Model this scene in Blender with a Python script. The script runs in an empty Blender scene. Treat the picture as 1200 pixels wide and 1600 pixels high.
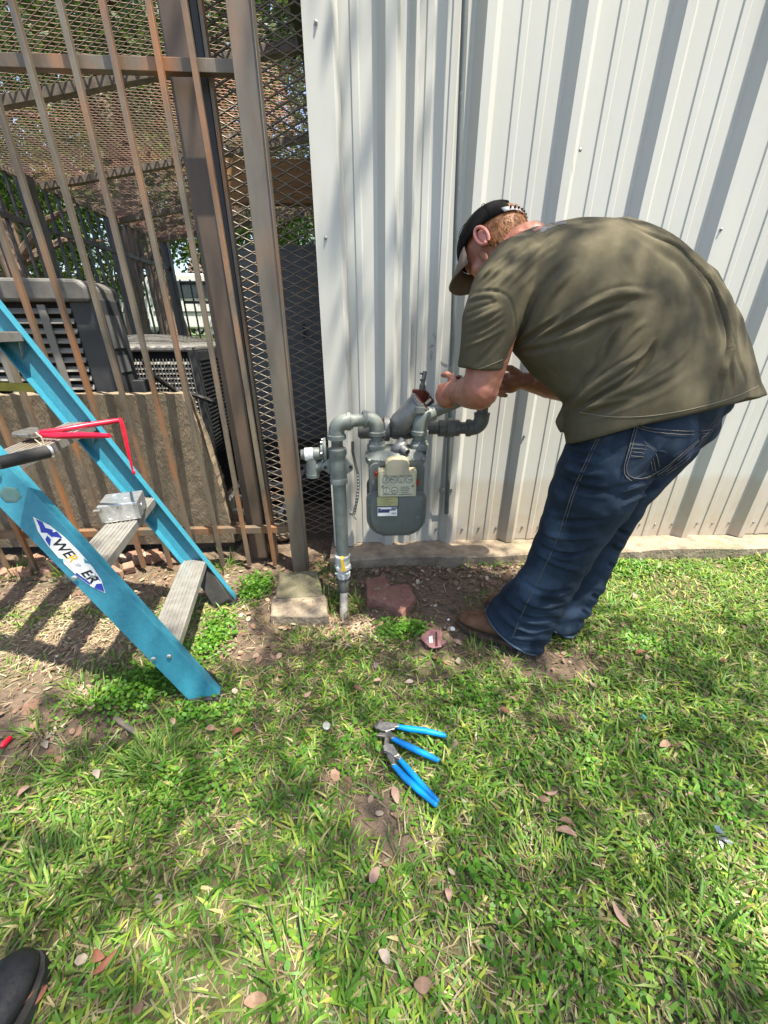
import bpy, bmesh, math, random
import numpy as np
from mathutils import Vector, Matrix, Quaternion
from mathutils.bvhtree import BVHTree
from math import sin, cos, pi, radians, tan, atan2, hypot

random.seed(7); np.random.seed(7)
S = bpy.context.scene
COL = S.collection

# ---------------------------------------------------------------- camera
CAM_H, PITCH, YAW, FPX = 1.05, radians(25.1), radians(2.6), 600.0
cd = bpy.data.cameras.new('camera'); cam = bpy.data.objects.new('camera', cd); COL.objects.link(cam)
cam.location = (0, 0, CAM_H); cam.rotation_euler = (pi/2 - PITCH, 0, -YAW)
cd.sensor_fit = 'VERTICAL'; cd.sensor_height = 36.0; cd.lens = 36.0*FPX/1600.0
cd.clip_start = 0.02; cd.clip_end = 500
S.camera = cam

# ---------------------------------------------------------------- world, sun, exposure
SUN_EL, SUN_AZ = radians(71), radians(52)          # azimuth from the wall's outward normal towards +X
SUN_DIR = Vector((sin(SUN_AZ)*cos(SUN_EL), -cos(SUN_AZ)*cos(SUN_EL), sin(SUN_EL)))
w = bpy.data.worlds.new('World'); S.world = w; w.use_nodes = True
nt = w.node_tree; nt.nodes.clear()
sky = nt.nodes.new('ShaderNodeTexSky'); sky.sky_type = 'NISHITA'; sky.sun_disc = False
sky.sun_elevation = SUN_EL; sky.sun_rotation = atan2(SUN_DIR.x, SUN_DIR.y)
sky.air_density = 1.0; sky.dust_density = 2.5; sky.ozone_density = 1.0
bg = nt.nodes.new('ShaderNodeBackground'); bg.inputs['Strength'].default_value = 0.13
wo = nt.nodes.new('ShaderNodeOutputWorld')
nt.links.new(sky.outputs[0], bg.inputs[0]); nt.links.new(bg.outputs[0], wo.inputs[0])
sl = bpy.data.lights.new('sun', 'SUN'); sl.energy = 5.0; sl.angle = radians(0.5); sl.color = (1.0, 0.935, 0.80)
so = bpy.data.objects.new('sun', sl); COL.objects.link(so)
so.rotation_euler = SUN_DIR.to_track_quat('Z', 'Y').to_euler(); so.location = (2, -3, 8)
S.view_settings.view_transform = 'Standard'; S.view_settings.look = 'None'
S.view_settings.gamma = 1.0; S.view_settings.exposure = 1.6
S.view_settings.use_curve_mapping = False
S.render.engine = 'CYCLES'
S.cycles.max_bounces = 5; S.cycles.diffuse_bounces = 3; S.cycles.glossy_bounces = 2; S.cycles.transmission_bounces = 3; S.cycles.caustics_reflective = False; S.cycles.caustics_refractive = False

# ---------------------------------------------------------------- survey: pixel of the photograph + a distance -> point in the place
_fw = Vector((sin(YAW)*cos(PITCH), cos(YAW)*cos(PITCH), -sin(PITCH)))
_rt = Vector((cos(YAW), -sin(YAW), 0)); _up = _rt.cross(_fw); CAMP = Vector((0, 0, CAM_H))
def ray(x, y): return _fw + _rt*((x-600)/FPX) + _up*((800-y)/FPX)
def at(x, y, Y):
    r = ray(x, y); return CAMP + r*(Y/r.y)
def gr(x, y, z=0.0):
    r = ray(x, y); return CAMP + r*((z-CAM_H)/r.z)

# ---------------------------------------------------------------- mesh helpers
class MB:
    def __init__(s): s.v = []; s.f = []
    def add(s, vs, fs):
        o = len(s.v); s.v += [tuple(p) for p in vs]; s.f += [tuple(i+o for i in f) for f in fs]
    def box(s, c, size, R=None):
        hx, hy, hz = size[0]/2, size[1]/2, size[2]/2
        vs = [Vector((x, y, z)) for x in (-hx, hx) for y in (-hy, hy) for z in (-hz, hz)]
        if R is not None: vs = [R @ p for p in vs]
        c = Vector(c)
        s.add([p + c for p in vs], [(0,1,3,2),(4,6,7,5),(0,4,5,1),(2,3,7,6),(0,2,6,4),(1,5,7,3)])
    def bar(s, a, b, w, h, up=(0,0,1)):
        a, b = Vector(a), Vector(b); d = b - a; L = d.length; d.normalize()
        x = Vector(up).cross(d)
        if x.length < 1e-4: x = Vector((1,0,0)).cross(d)
        x.normalize(); z = d.cross(x)
        R = Matrix((x, d, z)).transposed()
        s.box((a+b)/2, (w, L, h), R)
    def tube(s, pts, r, n=12, cap=True, closed=False):
        pts = [Vector(p) for p in pts]; m = len(pts)
        rs = r if hasattr(r, '__len__') else [r]*m
        t0 = (pts[1]-pts[0]).normalized(); a = t0.orthogonal().normalized()
        rings = []; prev = t0
        for i, p in enumerate(pts):
            if i == 0: t = t0
            elif i == m-1: t = pts[i]-pts[i-1]
            else: t = pts[i+1]-pts[i-1]
            if t.length < 1e-9: t = prev.copy()
            t.normalize()
            q = prev.rotation_difference(t); a = q @ a; a = (a - t*a.dot(t)).normalized(); prev = t
            b = t.cross(a)
            rings.append([p + (a*cos(2*pi*k/n) + b*sin(2*pi*k/n))*rs[i] for k in range(n)])
        vs = [q for rg in rings for q in rg]; fs = []
        for i in range(m-1):
            for k in range(n):
                k2 = (k+1) % n
                fs.append((i*n+k, i*n+k2, (i+1)*n+k2, (i+1)*n+k))
        if cap: fs.append(tuple(range(n-1, -1, -1))); fs.append(tuple((m-1)*n+k for k in range(n)))
        s.add(vs, fs)
    def lathe(s, a, d, prof, n=20):                 # prof: (distance along d, radius)
        a = Vector(a); d = Vector(d).normalized(); x = d.orthogonal().normalized(); y = d.cross(x)
        vs = [a + d*t + (x*cos(2*pi*k/n) + y*sin(2*pi*k/n))*r for t, r in prof for k in range(n)]
        fs = []; m = len(prof)
        for i in range(m-1):
            for k in range(n):
                k2 = (k+1) % n
                fs.append((i*n+k, i*n+k2, (i+1)*n+k2, (i+1)*n+k))
        fs.append(tuple(range(n-1, -1, -1))); fs.append(tuple((m-1)*n+k for k in range(n)))
        s.add(vs, fs)
    def prism(s, poly, ext):
        poly = [Vector(p) for p in poly]; ext = Vector(ext); n = len(poly)
        fs = [tuple(range(n-1, -1, -1)), tuple(range(n, 2*n))]
        for i in range(n):
            j = (i+1) % n; fs.append((i, j, j+n, i+n))
        s.add(poly + [p+ext for p in poly], fs)
    def ball(s, c, r, R=None, nu=16, nv=10):
        r = r if hasattr(r, '__len__') else (r, r, r); c = Vector(c); vs = []; fs = []
        for i in range(1, nv):
            th = pi*i/nv
            for k in range(nu):
                ph = 2*pi*k/nu
                p = Vector((r[0]*sin(th)*cos(ph), r[1]*sin(th)*sin(ph), r[2]*cos(th)))
                vs.append(c + (R @ p if R is not None else p))
        for i in range(nv-2):
            for k in range(nu):
                k2 = (k+1) % nu
                fs.append((i*nu+k, (i+1)*nu+k, (i+1)*nu+k2, i*nu+k2))
        o = len(vs)
        for z in (r[2], -r[2]):
            p = Vector((0, 0, z)); vs.append(c + (R @ p if R is not None else p))
        for k in range(nu):
            k2 = (k+1) % nu; fs.append((o, k, k2)); fs.append((o+1, (nv-2)*nu+k2, (nv-2)*nu+k))
        s.add(vs, fs)
    def cap(s, p0, p1, r0, r1, n=14):               # tapered capsule
        p0, p1 = Vector(p0), Vector(p1); d = (p1-p0); L = d.length; d.normalize()
        prof = [(-r0*cos(a), max(r0*sin(a), r0*.04)) for a in np.linspace(0, pi/2, 5)]
        prof += [(L + r1*sin(a), max(r1*cos(a), r1*.04)) for a in np.linspace(0, pi/2, 5)]
        s.lathe(p0, d, prof, n)
    def mesh(s, name):
        m = bpy.data.meshes.new(name); m.from_pydata(s.v, [], s.f); m.update(); return m

def finish(o, m, smooth=False, bev=0, angle=40):
    if m is not None: o.data.materials.append(m)
    if smooth:
        o.data.polygons.foreach_set('use_smooth', [True]*len(o.data.polygons))
        try: o.data.set_sharp_from_angle(angle=radians(angle))
        except Exception: pass
    if bev:
        b = o.modifiers.new('bevel', 'BEVEL'); b.width = bev; b.segments = 2; b.limit_method = 'ANGLE'; b.angle_limit = radians(35)
    return o
def adopt(o, parent):
    if parent is not None:
        o.parent = parent; o.matrix_parent_inverse = parent.matrix_basis.inverted()
    return o
def part(name, mb, m, parent=None, smooth=False, bev=0, angle=40):
    me = mb if isinstance(mb, bpy.types.Mesh) else mb.mesh(name)
    o = bpy.data.objects.new(name, me); COL.objects.link(o)
    finish(o, m, smooth, bev, angle); adopt(o, parent); return o
def tag(o, label, cat, group=None, kind=None):
    if label: o['label'] = label
    if cat: o['category'] = cat
    if group: o['group'] = group
    if kind: o['kind'] = kind
    return o
def thing(name, label, cat, loc=(0,0,0), group=None):
    o = bpy.data.objects.new(name, None); COL.objects.link(o); o.location = loc
    o.empty_display_size = .05
    return tag(o, label, cat, group)
def struct(name, mb, m, smooth=False):
    o = part(name, mb, m, None, smooth); o['kind'] = 'structure'; return o
def text_mesh(txt, size, M, name, extrude=0.0004, bold=0.0, shear=0.0):
    c = bpy.data.curves.new(name, 'FONT'); c.body = txt; c.size = size; c.extrude = extrude; c.offset = bold; c.shear = shear
    c.align_x = 'CENTER'; c.align_y = 'CENTER'; c.resolution_u = 3
    o = bpy.data.objects.new(name, c); COL.objects.link(o)
    bpy.context.view_layer.update()
    dg = bpy.context.evaluated_depsgraph_get()
    me = bpy.data.meshes.new_from_object(o.evaluated_get(dg)); bpy.data.objects.remove(o); bpy.data.curves.remove(c)
    me.materials.clear(); me.transform(M); return me
def frame(o, x, y):                                   # matrix with local x, y axes
    x = Vector(x).normalized(); y = Vector(y); y = (y - x*x.dot(y)).normalized(); z = x.cross(y)
    M = Matrix((x, y, z)).transposed().to_4x4(); M.translation = Vector(o); return M
def remesh(mb, voxel, smooth_it=6, name='body', fac=0.5):
    me = mb.mesh(name); o = bpy.data.objects.new(name, me); COL.objects.link(o)
    r = o.modifiers.new('r', 'REMESH'); r.mode = 'VOXEL'; r.voxel_size = voxel; r.adaptivity = 0
    if smooth_it:
        s = o.modifiers.new('s', 'SMOOTH'); s.factor = fac; s.iterations = smooth_it
    bpy.context.view_layer.update()
    dg = bpy.context.evaluated_depsgraph_get()
    out = bpy.data.meshes.new_from_object(o.evaluated_get(dg)); bpy.data.objects.remove(o); bpy.data.meshes.remove(me)
    out.materials.clear(); return out
def getv(me):
    a = np.empty(len(me.vertices)*3); me.vertices.foreach_get('co', a); return a.reshape(-1, 3)
def setv(me, a): me.vertices.foreach_set('co', np.ascontiguousarray(a).ravel()); me.update()
def getn(me):
    a = np.empty(len(me.vertices)*3); me.vertices.foreach_get('normal', a); return a.reshape(-1, 3)
def bulk(name, V, F, uvcol=None):                     # fast mesh from arrays of equal-size faces (list of arrays)
    me = bpy.data.meshes.new(name); me.vertices.add(len(V)); me.vertices.foreach_set('co', np.asarray(V, dtype=np.float32).ravel())
    tot = []; idx = []
    for f in F: tot.append(np.full(len(f), f.shape[1])); idx.append(f.ravel())
    tot = np.concatenate(tot); idx = np.concatenate(idx)
    me.loops.add(len(idx)); me.loops.foreach_set('vertex_index', idx.astype(np.int32))
    me.polygons.add(len(tot)); me.polygons.foreach_set('loop_start', np.concatenate([[0], np.cumsum(tot)[:-1]]).astype(np.int32))
    me.polygons.foreach_set('loop_total', tot.astype(np.int32))
    me.update(calc_edges=True)
    if uvcol is not None:
        a = me.color_attributes.new('Col', 'FLOAT_COLOR', 'POINT')
        a.data.foreach_set('color', np.concatenate([uvcol, np.ones((len(uvcol), 1))], 1).astype(np.float32).ravel())
    return me

# ---------------------------------------------------------------- materials
def pm(name, col, col2=None, rough=.5, metal=0, scale=20, detail=6, lo=.35, hi=.65, bump=0, bscale=None, spec=.5, rvar=.1, stretch=None, col3=None, scale3=None, lo3=.5, hi3=.62, attr=None, transl=0, coat=0):
    m = bpy.data.materials.new(name); m.use_nodes = True; t = m.node_tree; N, L = t.nodes, t.links
    b = N['Principled BSDF']; b.inputs['Roughness'].default_value = rough; b.inputs['Metallic'].default_value = metal
    b.inputs['Specular IOR Level'].default_value = spec
    if coat: b.inputs['Coat Weight'].default_value = coat
    g = N.new('ShaderNodeNewGeometry'); src = g.outputs['Position']
    if stretch:
        mp = N.new('ShaderNodeMapping'); mp.inputs['Scale'].default_value = stretch; L.new(src, mp.inputs[0]); src = mp.outputs[0]
    n = N.new('ShaderNodeTexNoise'); n.inputs['Scale'].default_value = scale; n.inputs['Detail'].default_value = detail
    n.inputs['Roughness'].default_value = .62; L.new(src, n.inputs['Vector'])
    r = N.new('ShaderNodeMapRange'); r.inputs[1].default_value = lo; r.inputs[2].default_value = hi; L.new(n.outputs[0], r.inputs[0])
    if col2 is None: col2 = tuple(c*.8 for c in col)
    mx = N.new('ShaderNodeMix'); mx.data_type = 'RGBA'; mx.inputs[6].default_value = (*col, 1); mx.inputs[7].default_value = (*col2, 1)
    L.new(r.outputs[0], mx.inputs[0]); out = mx.outputs[2]
    if col3 is not None:
        n3 = N.new('ShaderNodeTexNoise'); n3.inputs['Scale'].default_value = scale3 or scale*.4; n3.inputs['Detail'].default_value = 5
        L.new(src, n3.inputs['Vector'])
        r3 = N.new('ShaderNodeMapRange'); r3.inputs[1].default_value = lo3; r3.inputs[2].default_value = hi3; L.new(n3.outputs[1], r3.inputs[0])
        m3 = N.new('ShaderNodeMix'); m3.data_type = 'RGBA'; m3.inputs[7].default_value = (*col3, 1)
        L.new(out, m3.inputs[6]); L.new(r3.outputs[0], m3.inputs[0]); out = m3.outputs[2]
    if attr:
        a = N.new('ShaderNodeAttribute'); a.attribute_name = attr
        ml = N.new('ShaderNodeMix'); ml.data_type = 'RGBA'; ml.blend_type = 'MULTIPLY'; ml.inputs[0].default_value = 1
        L.new(a.outputs[0], ml.inputs[6]); L.new(out, ml.inputs[7]); out = ml.outputs[2]
    L.new(out, b.inputs['Base Color'])
    rr = N.new('ShaderNodeMapRange'); rr.inputs[3].default_value = max(0, rough-rvar); rr.inputs[4].default_value = min(1, rough+rvar)
    L.new(n.outputs[0], rr.inputs[0]); L.new(rr.outputs[0], b.inputs['Roughness'])
    if bump:
        nb = N.new('ShaderNodeTexNoise'); nb.inputs['Scale'].default_value = bscale or scale*3; nb.inputs['Detail'].default_value = 5
        L.new(src, nb.inputs['Vector'])
        bp = N.new('ShaderNodeBump'); bp.inputs['Strength'].default_value = 1; bp.inputs['Distance'].default_value = bump
        L.new(nb.outputs[0], bp.inputs['Height']); L.new(bp.outputs[0], b.inputs['Normal'])
    if transl:
        tr = N.new('ShaderNodeBsdfTranslucent'); L.new(out, tr.inputs[0])
        ms = N.new('ShaderNodeMixShader'); ms.inputs[0].default_value = transl
        L.new(b.outputs[0], ms.inputs[1]); L.new(tr.outputs[0], ms.inputs[2]); L.new(ms.outputs[0], N['Material Output'].inputs[0])
    return m
M = {}
M['siding'] = pm('white_siding', (.68,.68,.64), (.60,.60,.57), rough=.42, scale=3, bump=.0006, bscale=9, stretch=(1,1,.25))
M['conc'] = pm('concrete', (.30,.24,.17), (.16,.125,.088), rough=.95, scale=14, bump=.006, bscale=70, col3=(.16,.16,.09), scale3=5, lo3=.55, hi3=.7)
M['slabconc'] = pm('rough_concrete', (.25,.195,.13), (.185,.143,.093), rough=.95, scale=70, bump=.004, bscale=120, stretch=(1.8,1.8,.5), col3=(.13,.10,.066), scale3=9, lo3=.54, hi3=.72)
M['fence'] = pm('weathered_steel', (.20,.165,.12), (.105,.085,.065), rough=.5, metal=.35, scale=9, stretch=(1,1,.35), col3=(.33,.145,.06), scale3=8, lo3=.47, hi3=.64, bump=.0006, bscale=120)
M['fence_tan'] = pm('tan_post_steel', (.14,.098,.07), (.07,.054,.044), rough=.5, metal=.25, scale=7, stretch=(1,1,.3), col3=(.12,.12,.14), scale3=5, lo3=.52, hi3=.66)
M['black'] = pm('black_steel', (.012,.012,.013), (.022,.02,.018), rough=.5, scale=12)
M['meshm'] = pm('galvanised_strand', (.23,.20,.16), (.12,.10,.08), rough=.5, metal=.3, scale=30, col3=(.30,.17,.11), scale3=6, lo3=.55, hi3=.7)
M['roofmesh'] = pm('roof_strand', (.20,.125,.085), (.10,.062,.042), rough=.6, metal=.1, scale=3, col3=(.33,.15,.10), scale3=1.2, lo3=.5, hi3=.62)
M['blue'] = pm('blue_fibreglass', (.038,.225,.31), (.027,.175,.25), rough=.38, scale=60, lo=.3, hi=.75, col3=(.075,.27,.33), scale3=110, lo3=.56, hi3=.74, bump=.0004, bscale=300)
M['alu'] = pm('aluminium', (.46,.445,.41), (.32,.305,.28), rough=.42, metal=.65, scale=30, stretch=(1,1,1), col3=(.35,.30,.22), scale3=12, lo3=.55, hi3=.7)
M['galv'] = pm('galvanised_box', (.62,.63,.63), (.42,.44,.45), rough=.35, metal=.8, scale=45)
M['mgrey'] = pm('meter_grey_paint', (.108,.120,.113), (.087,.098,.092), rough=.45, scale=14, bump=.0004, bscale=160, col3=(.36,.38,.36), scale3=40, lo3=.62, hi3=.75)
M['mgrey2'] = pm('cast_grey_paint', (.18,.20,.18), (.125,.14,.128), rough=.5, scale=30, bump=.001, bscale=200)
M['castdark'] = pm('dark_cast_iron', (.085,.085,.08), (.14,.14,.13), rough=.6, metal=.2, scale=40, bump=.0012, bscale=220)
M['castal'] = pm('cast_aluminium', (.15,.15,.148), (.24,.24,.235), rough=.5, metal=.6, scale=30, bump=.0008, bscale=220)
M['redmet'] = pm('dark_red_paint', (.10,.012,.010), (.06,.009,.008), rough=.45, scale=20)
M['cream'] = pm('cream_plastic', (.50,.45,.28), (.42,.37,.22), rough=.45, scale=30)
M['white'] = pm('white_print', (.78,.78,.75), (.68,.68,.65), rough=.5, scale=40)
M['yellow'] = pm('yellow_paint', (.75,.48,.03), (.6,.38,.03), rough=.5, scale=40)
M['yplate'] = pm('yellowed_plate', (.42,.40,.20), (.35,.32,.15), rough=.5, scale=40)
M['bluep'] = pm('blue_print', (.02,.05,.36), (.02,.04,.28), rough=.45, scale=50)
M['ink'] = pm('black_ink', (.015,.015,.018), rough=.5)
M['navy'] = pm('navy_print', (.03,.045,.13), rough=.5)
M['redseal'] = pm('red_seal', (.22,.012,.012), rough=.4)
M['rubber'] = pm('black_rubber', (.012,.012,.012), (.03,.028,.025), rough=.7, scale=30, bump=.0006)
M['redgrip'] = pm('red_vinyl', (.62,.008,.035), (.5,.006,.03), rough=.35, scale=30)
M['bluegrip'] = pm('blue_vinyl', (.0,.25,.66), (.0,.20,.55), rough=.3, scale=40)
M['steel'] = pm('tool_steel', (.42,.41,.39), (.20,.19,.18), rough=.35, metal=.8, scale=70)
M['olive'] = pm('olive_bar', (.30,.27,.03), (.22,.19,.02), rough=.45, scale=20)
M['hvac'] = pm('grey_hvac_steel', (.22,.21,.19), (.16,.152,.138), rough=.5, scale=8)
M['hvacd'] = pm('shaded_hvac_steel', (.03,.032,.035), (.045,.047,.05), rough=.5, scale=8)  # shade on the units' side faces is put into this dark colour
M['hvacg'] = pm('condenser_grille', (.32,.305,.28), (.23,.22,.20), rough=.5, metal=.2, scale=10)
M['coil'] = pm('dark_coil', (.012,.012,.013), rough=.8)
M['brick'] = pm('red_flagstone', (.17,.075,.055), (.22,.115,.085), rough=.95, scale=25, bump=.005, bscale=80, col3=(.33,.25,.2), scale3=30, lo3=.58, hi3=.72)
M['moss'] = pm('mossy_concrete', (.085,.082,.045), (.15,.13,.085), rough=1, scale=22, bump=.008, bscale=90)
M['paver'] = pm('rough_paver', (.30,.245,.175), (.18,.14,.098), rough=.95, scale=30, bump=.008, bscale=80)
M['pinkplastic'] = pm('faded_pink_plastic', (.28,.13,.135), (.21,.095,.10), rough=.5, scale=40)
# ================================================================ ground
def bare_np(x, y):                                     # 1 = bare soil, 0 = lawn
    n = (np.sin(x*7.1+y*3.3)+np.sin(x*3.7-y*8.9+1.3)+np.sin(x*13.1+y*11.7+.7)*.6+np.sin(x*23-y*19+2)*.45)/3
    b = np.clip((y-1.30)/.14, 0, 1)*np.clip((1.15-x)/.25, 0, 1)               # strip along the wall, soil in front of the slab
    def blob(cx, cy, rx, ry, s=1.0): return s*np.exp(-(((x-cx)/rx)**2+((y-cy)/ry)**2))
    b = b + blob(.36,1.17,.30,.15,1.1) + blob(.50,1.0,.22,.075,1.0) + blob(.12,1.08,.12,.07,.6) + blob(.0,1.0,.10,.05,.5) + blob(.22,.93,.10,.05,.5) + blob(-.42,1.14,.13,.22,1.0) + blob(-.98,.79,.42,.11,1.25) + blob(-.95,.90,.12,.07,.8)
    b = b + blob(-1.1,1.15,.55,.22,.9) + blob(.05,1.23,.34,.12,1.0) + blob(-.30,1.06,.16,.06,.8) + blob(.70,.95,.12,.05,.6) + blob(-1.25,.75,.2,.12,.6)
    b = b + blob(.0,.53,.075,.06,1.0)+blob(.03,.45,.06,.04,.7)+blob(-.12,.60,.05,.03,.6)+blob(-.17,.42,.05,.04,.5)+blob(.60,.75,.05,.05,.5)+blob(.33,.60,.05,.06,.55)+blob(.65,.48,.05,.08,.5)+blob(.36,.38,.05,.06,.5)
    b = b + np.clip((y-1.58)/.05, 0, 1)*np.clip((-.25-x)/.1, 0, 1)
    return np.clip(b*1.25 + .42*n - .17, 0, 1)
def gz_np(x, y):
    z = .012*np.sin(x*2.9+.5)*np.sin(y*3.7+1.1) + .006*np.sin(x*9+y*5) + .004*np.sin(x*17-y*13)
    z = z - .05*np.exp(-(((x+.11)/.12)**2+((y-1.33)/.10)**2))
    far = np.clip((y-5.5)/6.5, 0, 1); far = far*far*(3-2*far)
    return z*np.clip((6-y)/2, 0, 1) + .88*far
def gz(x, y): return float(gz_np(np.array([x]), np.array([y]))[0])
def ground_sheet(name, xs, ys, fn):
    X, Y = np.meshgrid(xs, ys); Z = fn(X, Y)
    V = np.stack([X.ravel(), Y.ravel(), Z.ravel()], 1); nx, ny = len(xs), len(ys)
    i = np.arange((nx-1)*(ny-1)); r = i//(nx-1); c = i % (nx-1); a = r*nx+c
    return V, np.stack([a, a+1, a+nx+1, a+nx], 1), X.ravel(), Y.ravel()
xs = np.concatenate([np.linspace(-120,-4,30)[:-1], np.linspace(-4,-2.4,16)[:-1], np.arange(-2.4,2.8,.014), np.linspace(2.8,5,16), np.linspace(5,120,30)[1:]])
ys = np.concatenate([np.linspace(-60,-1,12)[:-1], np.linspace(-1,.1,20)[:-1], np.arange(.1,1.9,.014), np.linspace(1.9,14,60), np.linspace(14,200,30)[1:]])
def soil_z(X, Y):
    fine = (np.random.rand(*X.shape)-.5)*.006 + .004*np.sin(X*61+Y*47)*np.sin(X*43-Y*71)
    near = np.clip((2.6-np.abs(X))/.3, 0, 1)*np.clip((1.9-Y)/.1, 0, 1)*np.clip((Y+.2)/.2, 0, 1)
    return gz_np(X, Y) + fine*near
V, Fq, GX, GY = ground_sheet('ground', xs, ys, soil_z)
bare = bare_np(GX, GY); far = ((GY > 5.6)).astype(float)
soil = np.array([.135,.098,.070]); thatch = np.array([.10,.088,.042]); lawn = np.array([.07,.11,.022])
colr = soil[None]*bare[:,None] + thatch[None]*(1-bare[:,None]); colr = colr*(1-far[:,None]) + lawn[None]*far[:,None]
R2 = np.exp(-(((GX+1.15)/.45)**2+((GY-1.22)/.22)**2)**2)[:,None]
colr = colr*(1-.8*R2) + np.array([.21,.165,.11])[None]*.8*R2
dry = np.clip(np.sin(GX*5+GY*9)*np.sin(GX*11-GY*4)-.35, 0, 1)[:,None]*bare[:,None]
colr = colr*(1-dry) + np.array([.17,.13,.09])[None]*dry
M['soil'] = pm('soil', (1.15,1.1,1.05), (.62,.6,.58), rough=1, scale=55, bump=.006, bscale=180, attr='Col', col3=(1.7,1.6,1.5), scale3=240, lo3=.63, hi3=.72)
gme = bulk('ground', V, [Fq], colr)
ground = struct('ground', gme, M['soil'], True)

# ================================================================ foundation slab edge
mb = MB()
n = 60; X0, X1 = -.19, 4.2
top = []; 
for i in range(n+1):
    x = X0 + (X1-X0)*i/n
    f = 1.585 + .008*sin(x*9)+random.uniform(-.004,.004) + max(0,(x-.2))*.012; h = .062+.004*sin(x*5)
    top.append([Vector((x,f+.006,-.08)), Vector((x,f,h-.008)), Vector((x,f+.008,h)), Vector((x,1.9,h+.004)), Vector((x,1.9,-.08))])
vs = [p for r in top for p in r]; fs = []
for i in range(n):
    for k in range(4): fs.append((i*5+k, (i+1)*5+k, (i+1)*5+k+1, i*5+k+1))
fs.append((0,1,2,3,4)); fs.append(tuple(n*5+k for k in (4,3,2,1,0)))
mb.add(vs, fs)
slab = struct('foundation_slab', mb, M['conc'])

# ================================================================ metal building
WY = 1.735
def siding_material():
    m = pm('stained_white_siding', (.455,.455,.42), (.40,.40,.37), rough=.42, scale=2.4, bump=.0005, bscale=9, stretch=(1,1,.3))
    t = m.node_tree; N, L = t.nodes, t.links; b = N['Principled BSDF']; src = b.inputs['Base Color'].links[0].from_socket
    g = N.new('ShaderNodeNewGeometry'); sp = N.new('ShaderNodeSeparateXYZ'); L.new(g.outputs['Position'], sp.inputs[0])
    nz = N.new('ShaderNodeTexNoise'); nz.inputs['Scale'].default_value = 4; nz.inputs['Detail'].default_value = 6; L.new(g.outputs['Position'], nz.inputs[0])
    a = N.new('ShaderNodeMath'); a.operation = 'MULTIPLY_ADD'; a.inputs[1].default_value = .06; L.new(nz.outputs[0], a.inputs[0]); L.new(sp.outputs[2], a.inputs[2])
    r = N.new('ShaderNodeMapRange'); r.inputs[1].default_value = .445; r.inputs[2].default_value = .405; r.inputs[3].default_value = 0; r.inputs[4].default_value = .40; L.new(a.outputs[0], r.inputs[0])
    # heavier splash towards the bottom, only right of the meter
    r2 = N.new('ShaderNodeMapRange'); r2.inputs[1].default_value = .36; r2.inputs[2].default_value = .08; r2.inputs[3].default_value = 0; r2.inputs[4].default_value = .5; L.new(sp.outputs[2], r2.inputs[0])
    rx = N.new('ShaderNodeMapRange'); rx.inputs[1].default_value = .30; rx.inputs[2].default_value = .55; rx.inputs[3].default_value = .25; rx.inputs[4].default_value = 1; L.new(sp.outputs[0], rx.inputs[0])
    n2 = N.new('ShaderNodeTexNoise'); n2.inputs['Scale'].default_value = 18; n2.inputs['Detail'].default_value = 7; L.new(g.outputs['Position'], n2.inputs[0])
    rn = N.new('ShaderNodeMapRange'); rn.inputs[1].default_value = .3; rn.inputs[2].default_value = .7; L.new(n2.outputs[0], rn.inputs[0])
    m2 = N.new('ShaderNodeMath'); m2.operation = 'MULTIPLY'; L.new(r2.outputs[0], m2.inputs[0]); L.new(rn.outputs[0], m2.inputs[1])
    ad = N.new('ShaderNodeMath'); ad.operation = 'ADD'; L.new(r.outputs[0], ad.inputs[0]); L.new(m2.outputs[0], ad.inputs[1])
    mu = N.new('ShaderNodeMath'); mu.operation = 'MULTIPLY'; mu.use_clamp = True; L.new(ad.outputs[0], mu.inputs[0]); L.new(rx.outputs[0], mu.inputs[1])
    mx = N.new('ShaderNodeMix'); mx.data_type = 'RGBA'; mx.inputs[7].default_value = (.36,.28,.19,1); L.new(src, mx.inputs[6]); L.new(mu.outputs[0], mx.inputs[0])
    L.new(mx.outputs[2], b.inputs['Base Color']); return m
M['siding'] = siding_material()
bld = thing('metal_building', 'white ribbed metal building wall filling the upper right', 'building', (1.2,1.75,0))
RIB = [.056 + .3125*i for i in range(-1, 9)]
def profile(xa, xb):
    pts = []
    for rx in RIB:
        seq = [(rx,0),(rx+.026,.033),(rx+.056,.033),(rx+.082,0)]
        if abs(rx-.056) < .01: seq = [(rx,0),(rx+.026,.033),(rx+.060,.033),(rx+.078,.004),(rx+.105,.004),(rx+.122,.026),(rx+.13,.026),(rx+.136,0)]
        for mx in (rx+.140, rx+.225) if abs(rx-.056) >= .01 else (rx+.155, rx+.235):
            seq += [(mx,0),(mx+.005,.004),(mx+.026,.004),(mx+.031,0)]
        pts += seq
    pts = [p for p in pts if xa < p[0] < xb]
    return [(xa, 0)] + pts + [(xb, 0)]
edges = [-.16, .358, 1.295, 2.235, 2.86]
for a, b in zip(edges[:-1], edges[1:]):
    pr_ = profile(a, b+.0); mb = MB(); vs = []; fs = []
    zs = [.066] + list(np.linspace(.3, 3.3, 9))
    for z in zs:
        wob = random.uniform(-.0012, .0012)
        for (x, d) in pr_: vs.append((x, WY-d+wob, z))
    k = len(pr_)
    for j in range(len(zs)-1):
        for i in range(k-1): fs.append((j*k+i, j*k+i+1, (j+1)*k+i+1, (j+1)*k+i))
    mb.add(vs, fs)
    o = part('siding_panel', mb, M['siding'], bld)
    sd = o.modifiers.new('t', 'SOLIDIFY'); sd.thickness = .0012; sd.offset = -1
mb = MB()    # corner trim
tp = [(-.172,2.2),(-.172,1.692),(-.082,1.692),(-.064,1.722),(-.064,1.726),(-.085,1.697),(-.168,1.697),(-.168,2.2)]
mb.prism([(x,y,.07) for x,y in tp], (0,0,3.2)); part('corner_trim', mb, M['siding'], bld)
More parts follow.
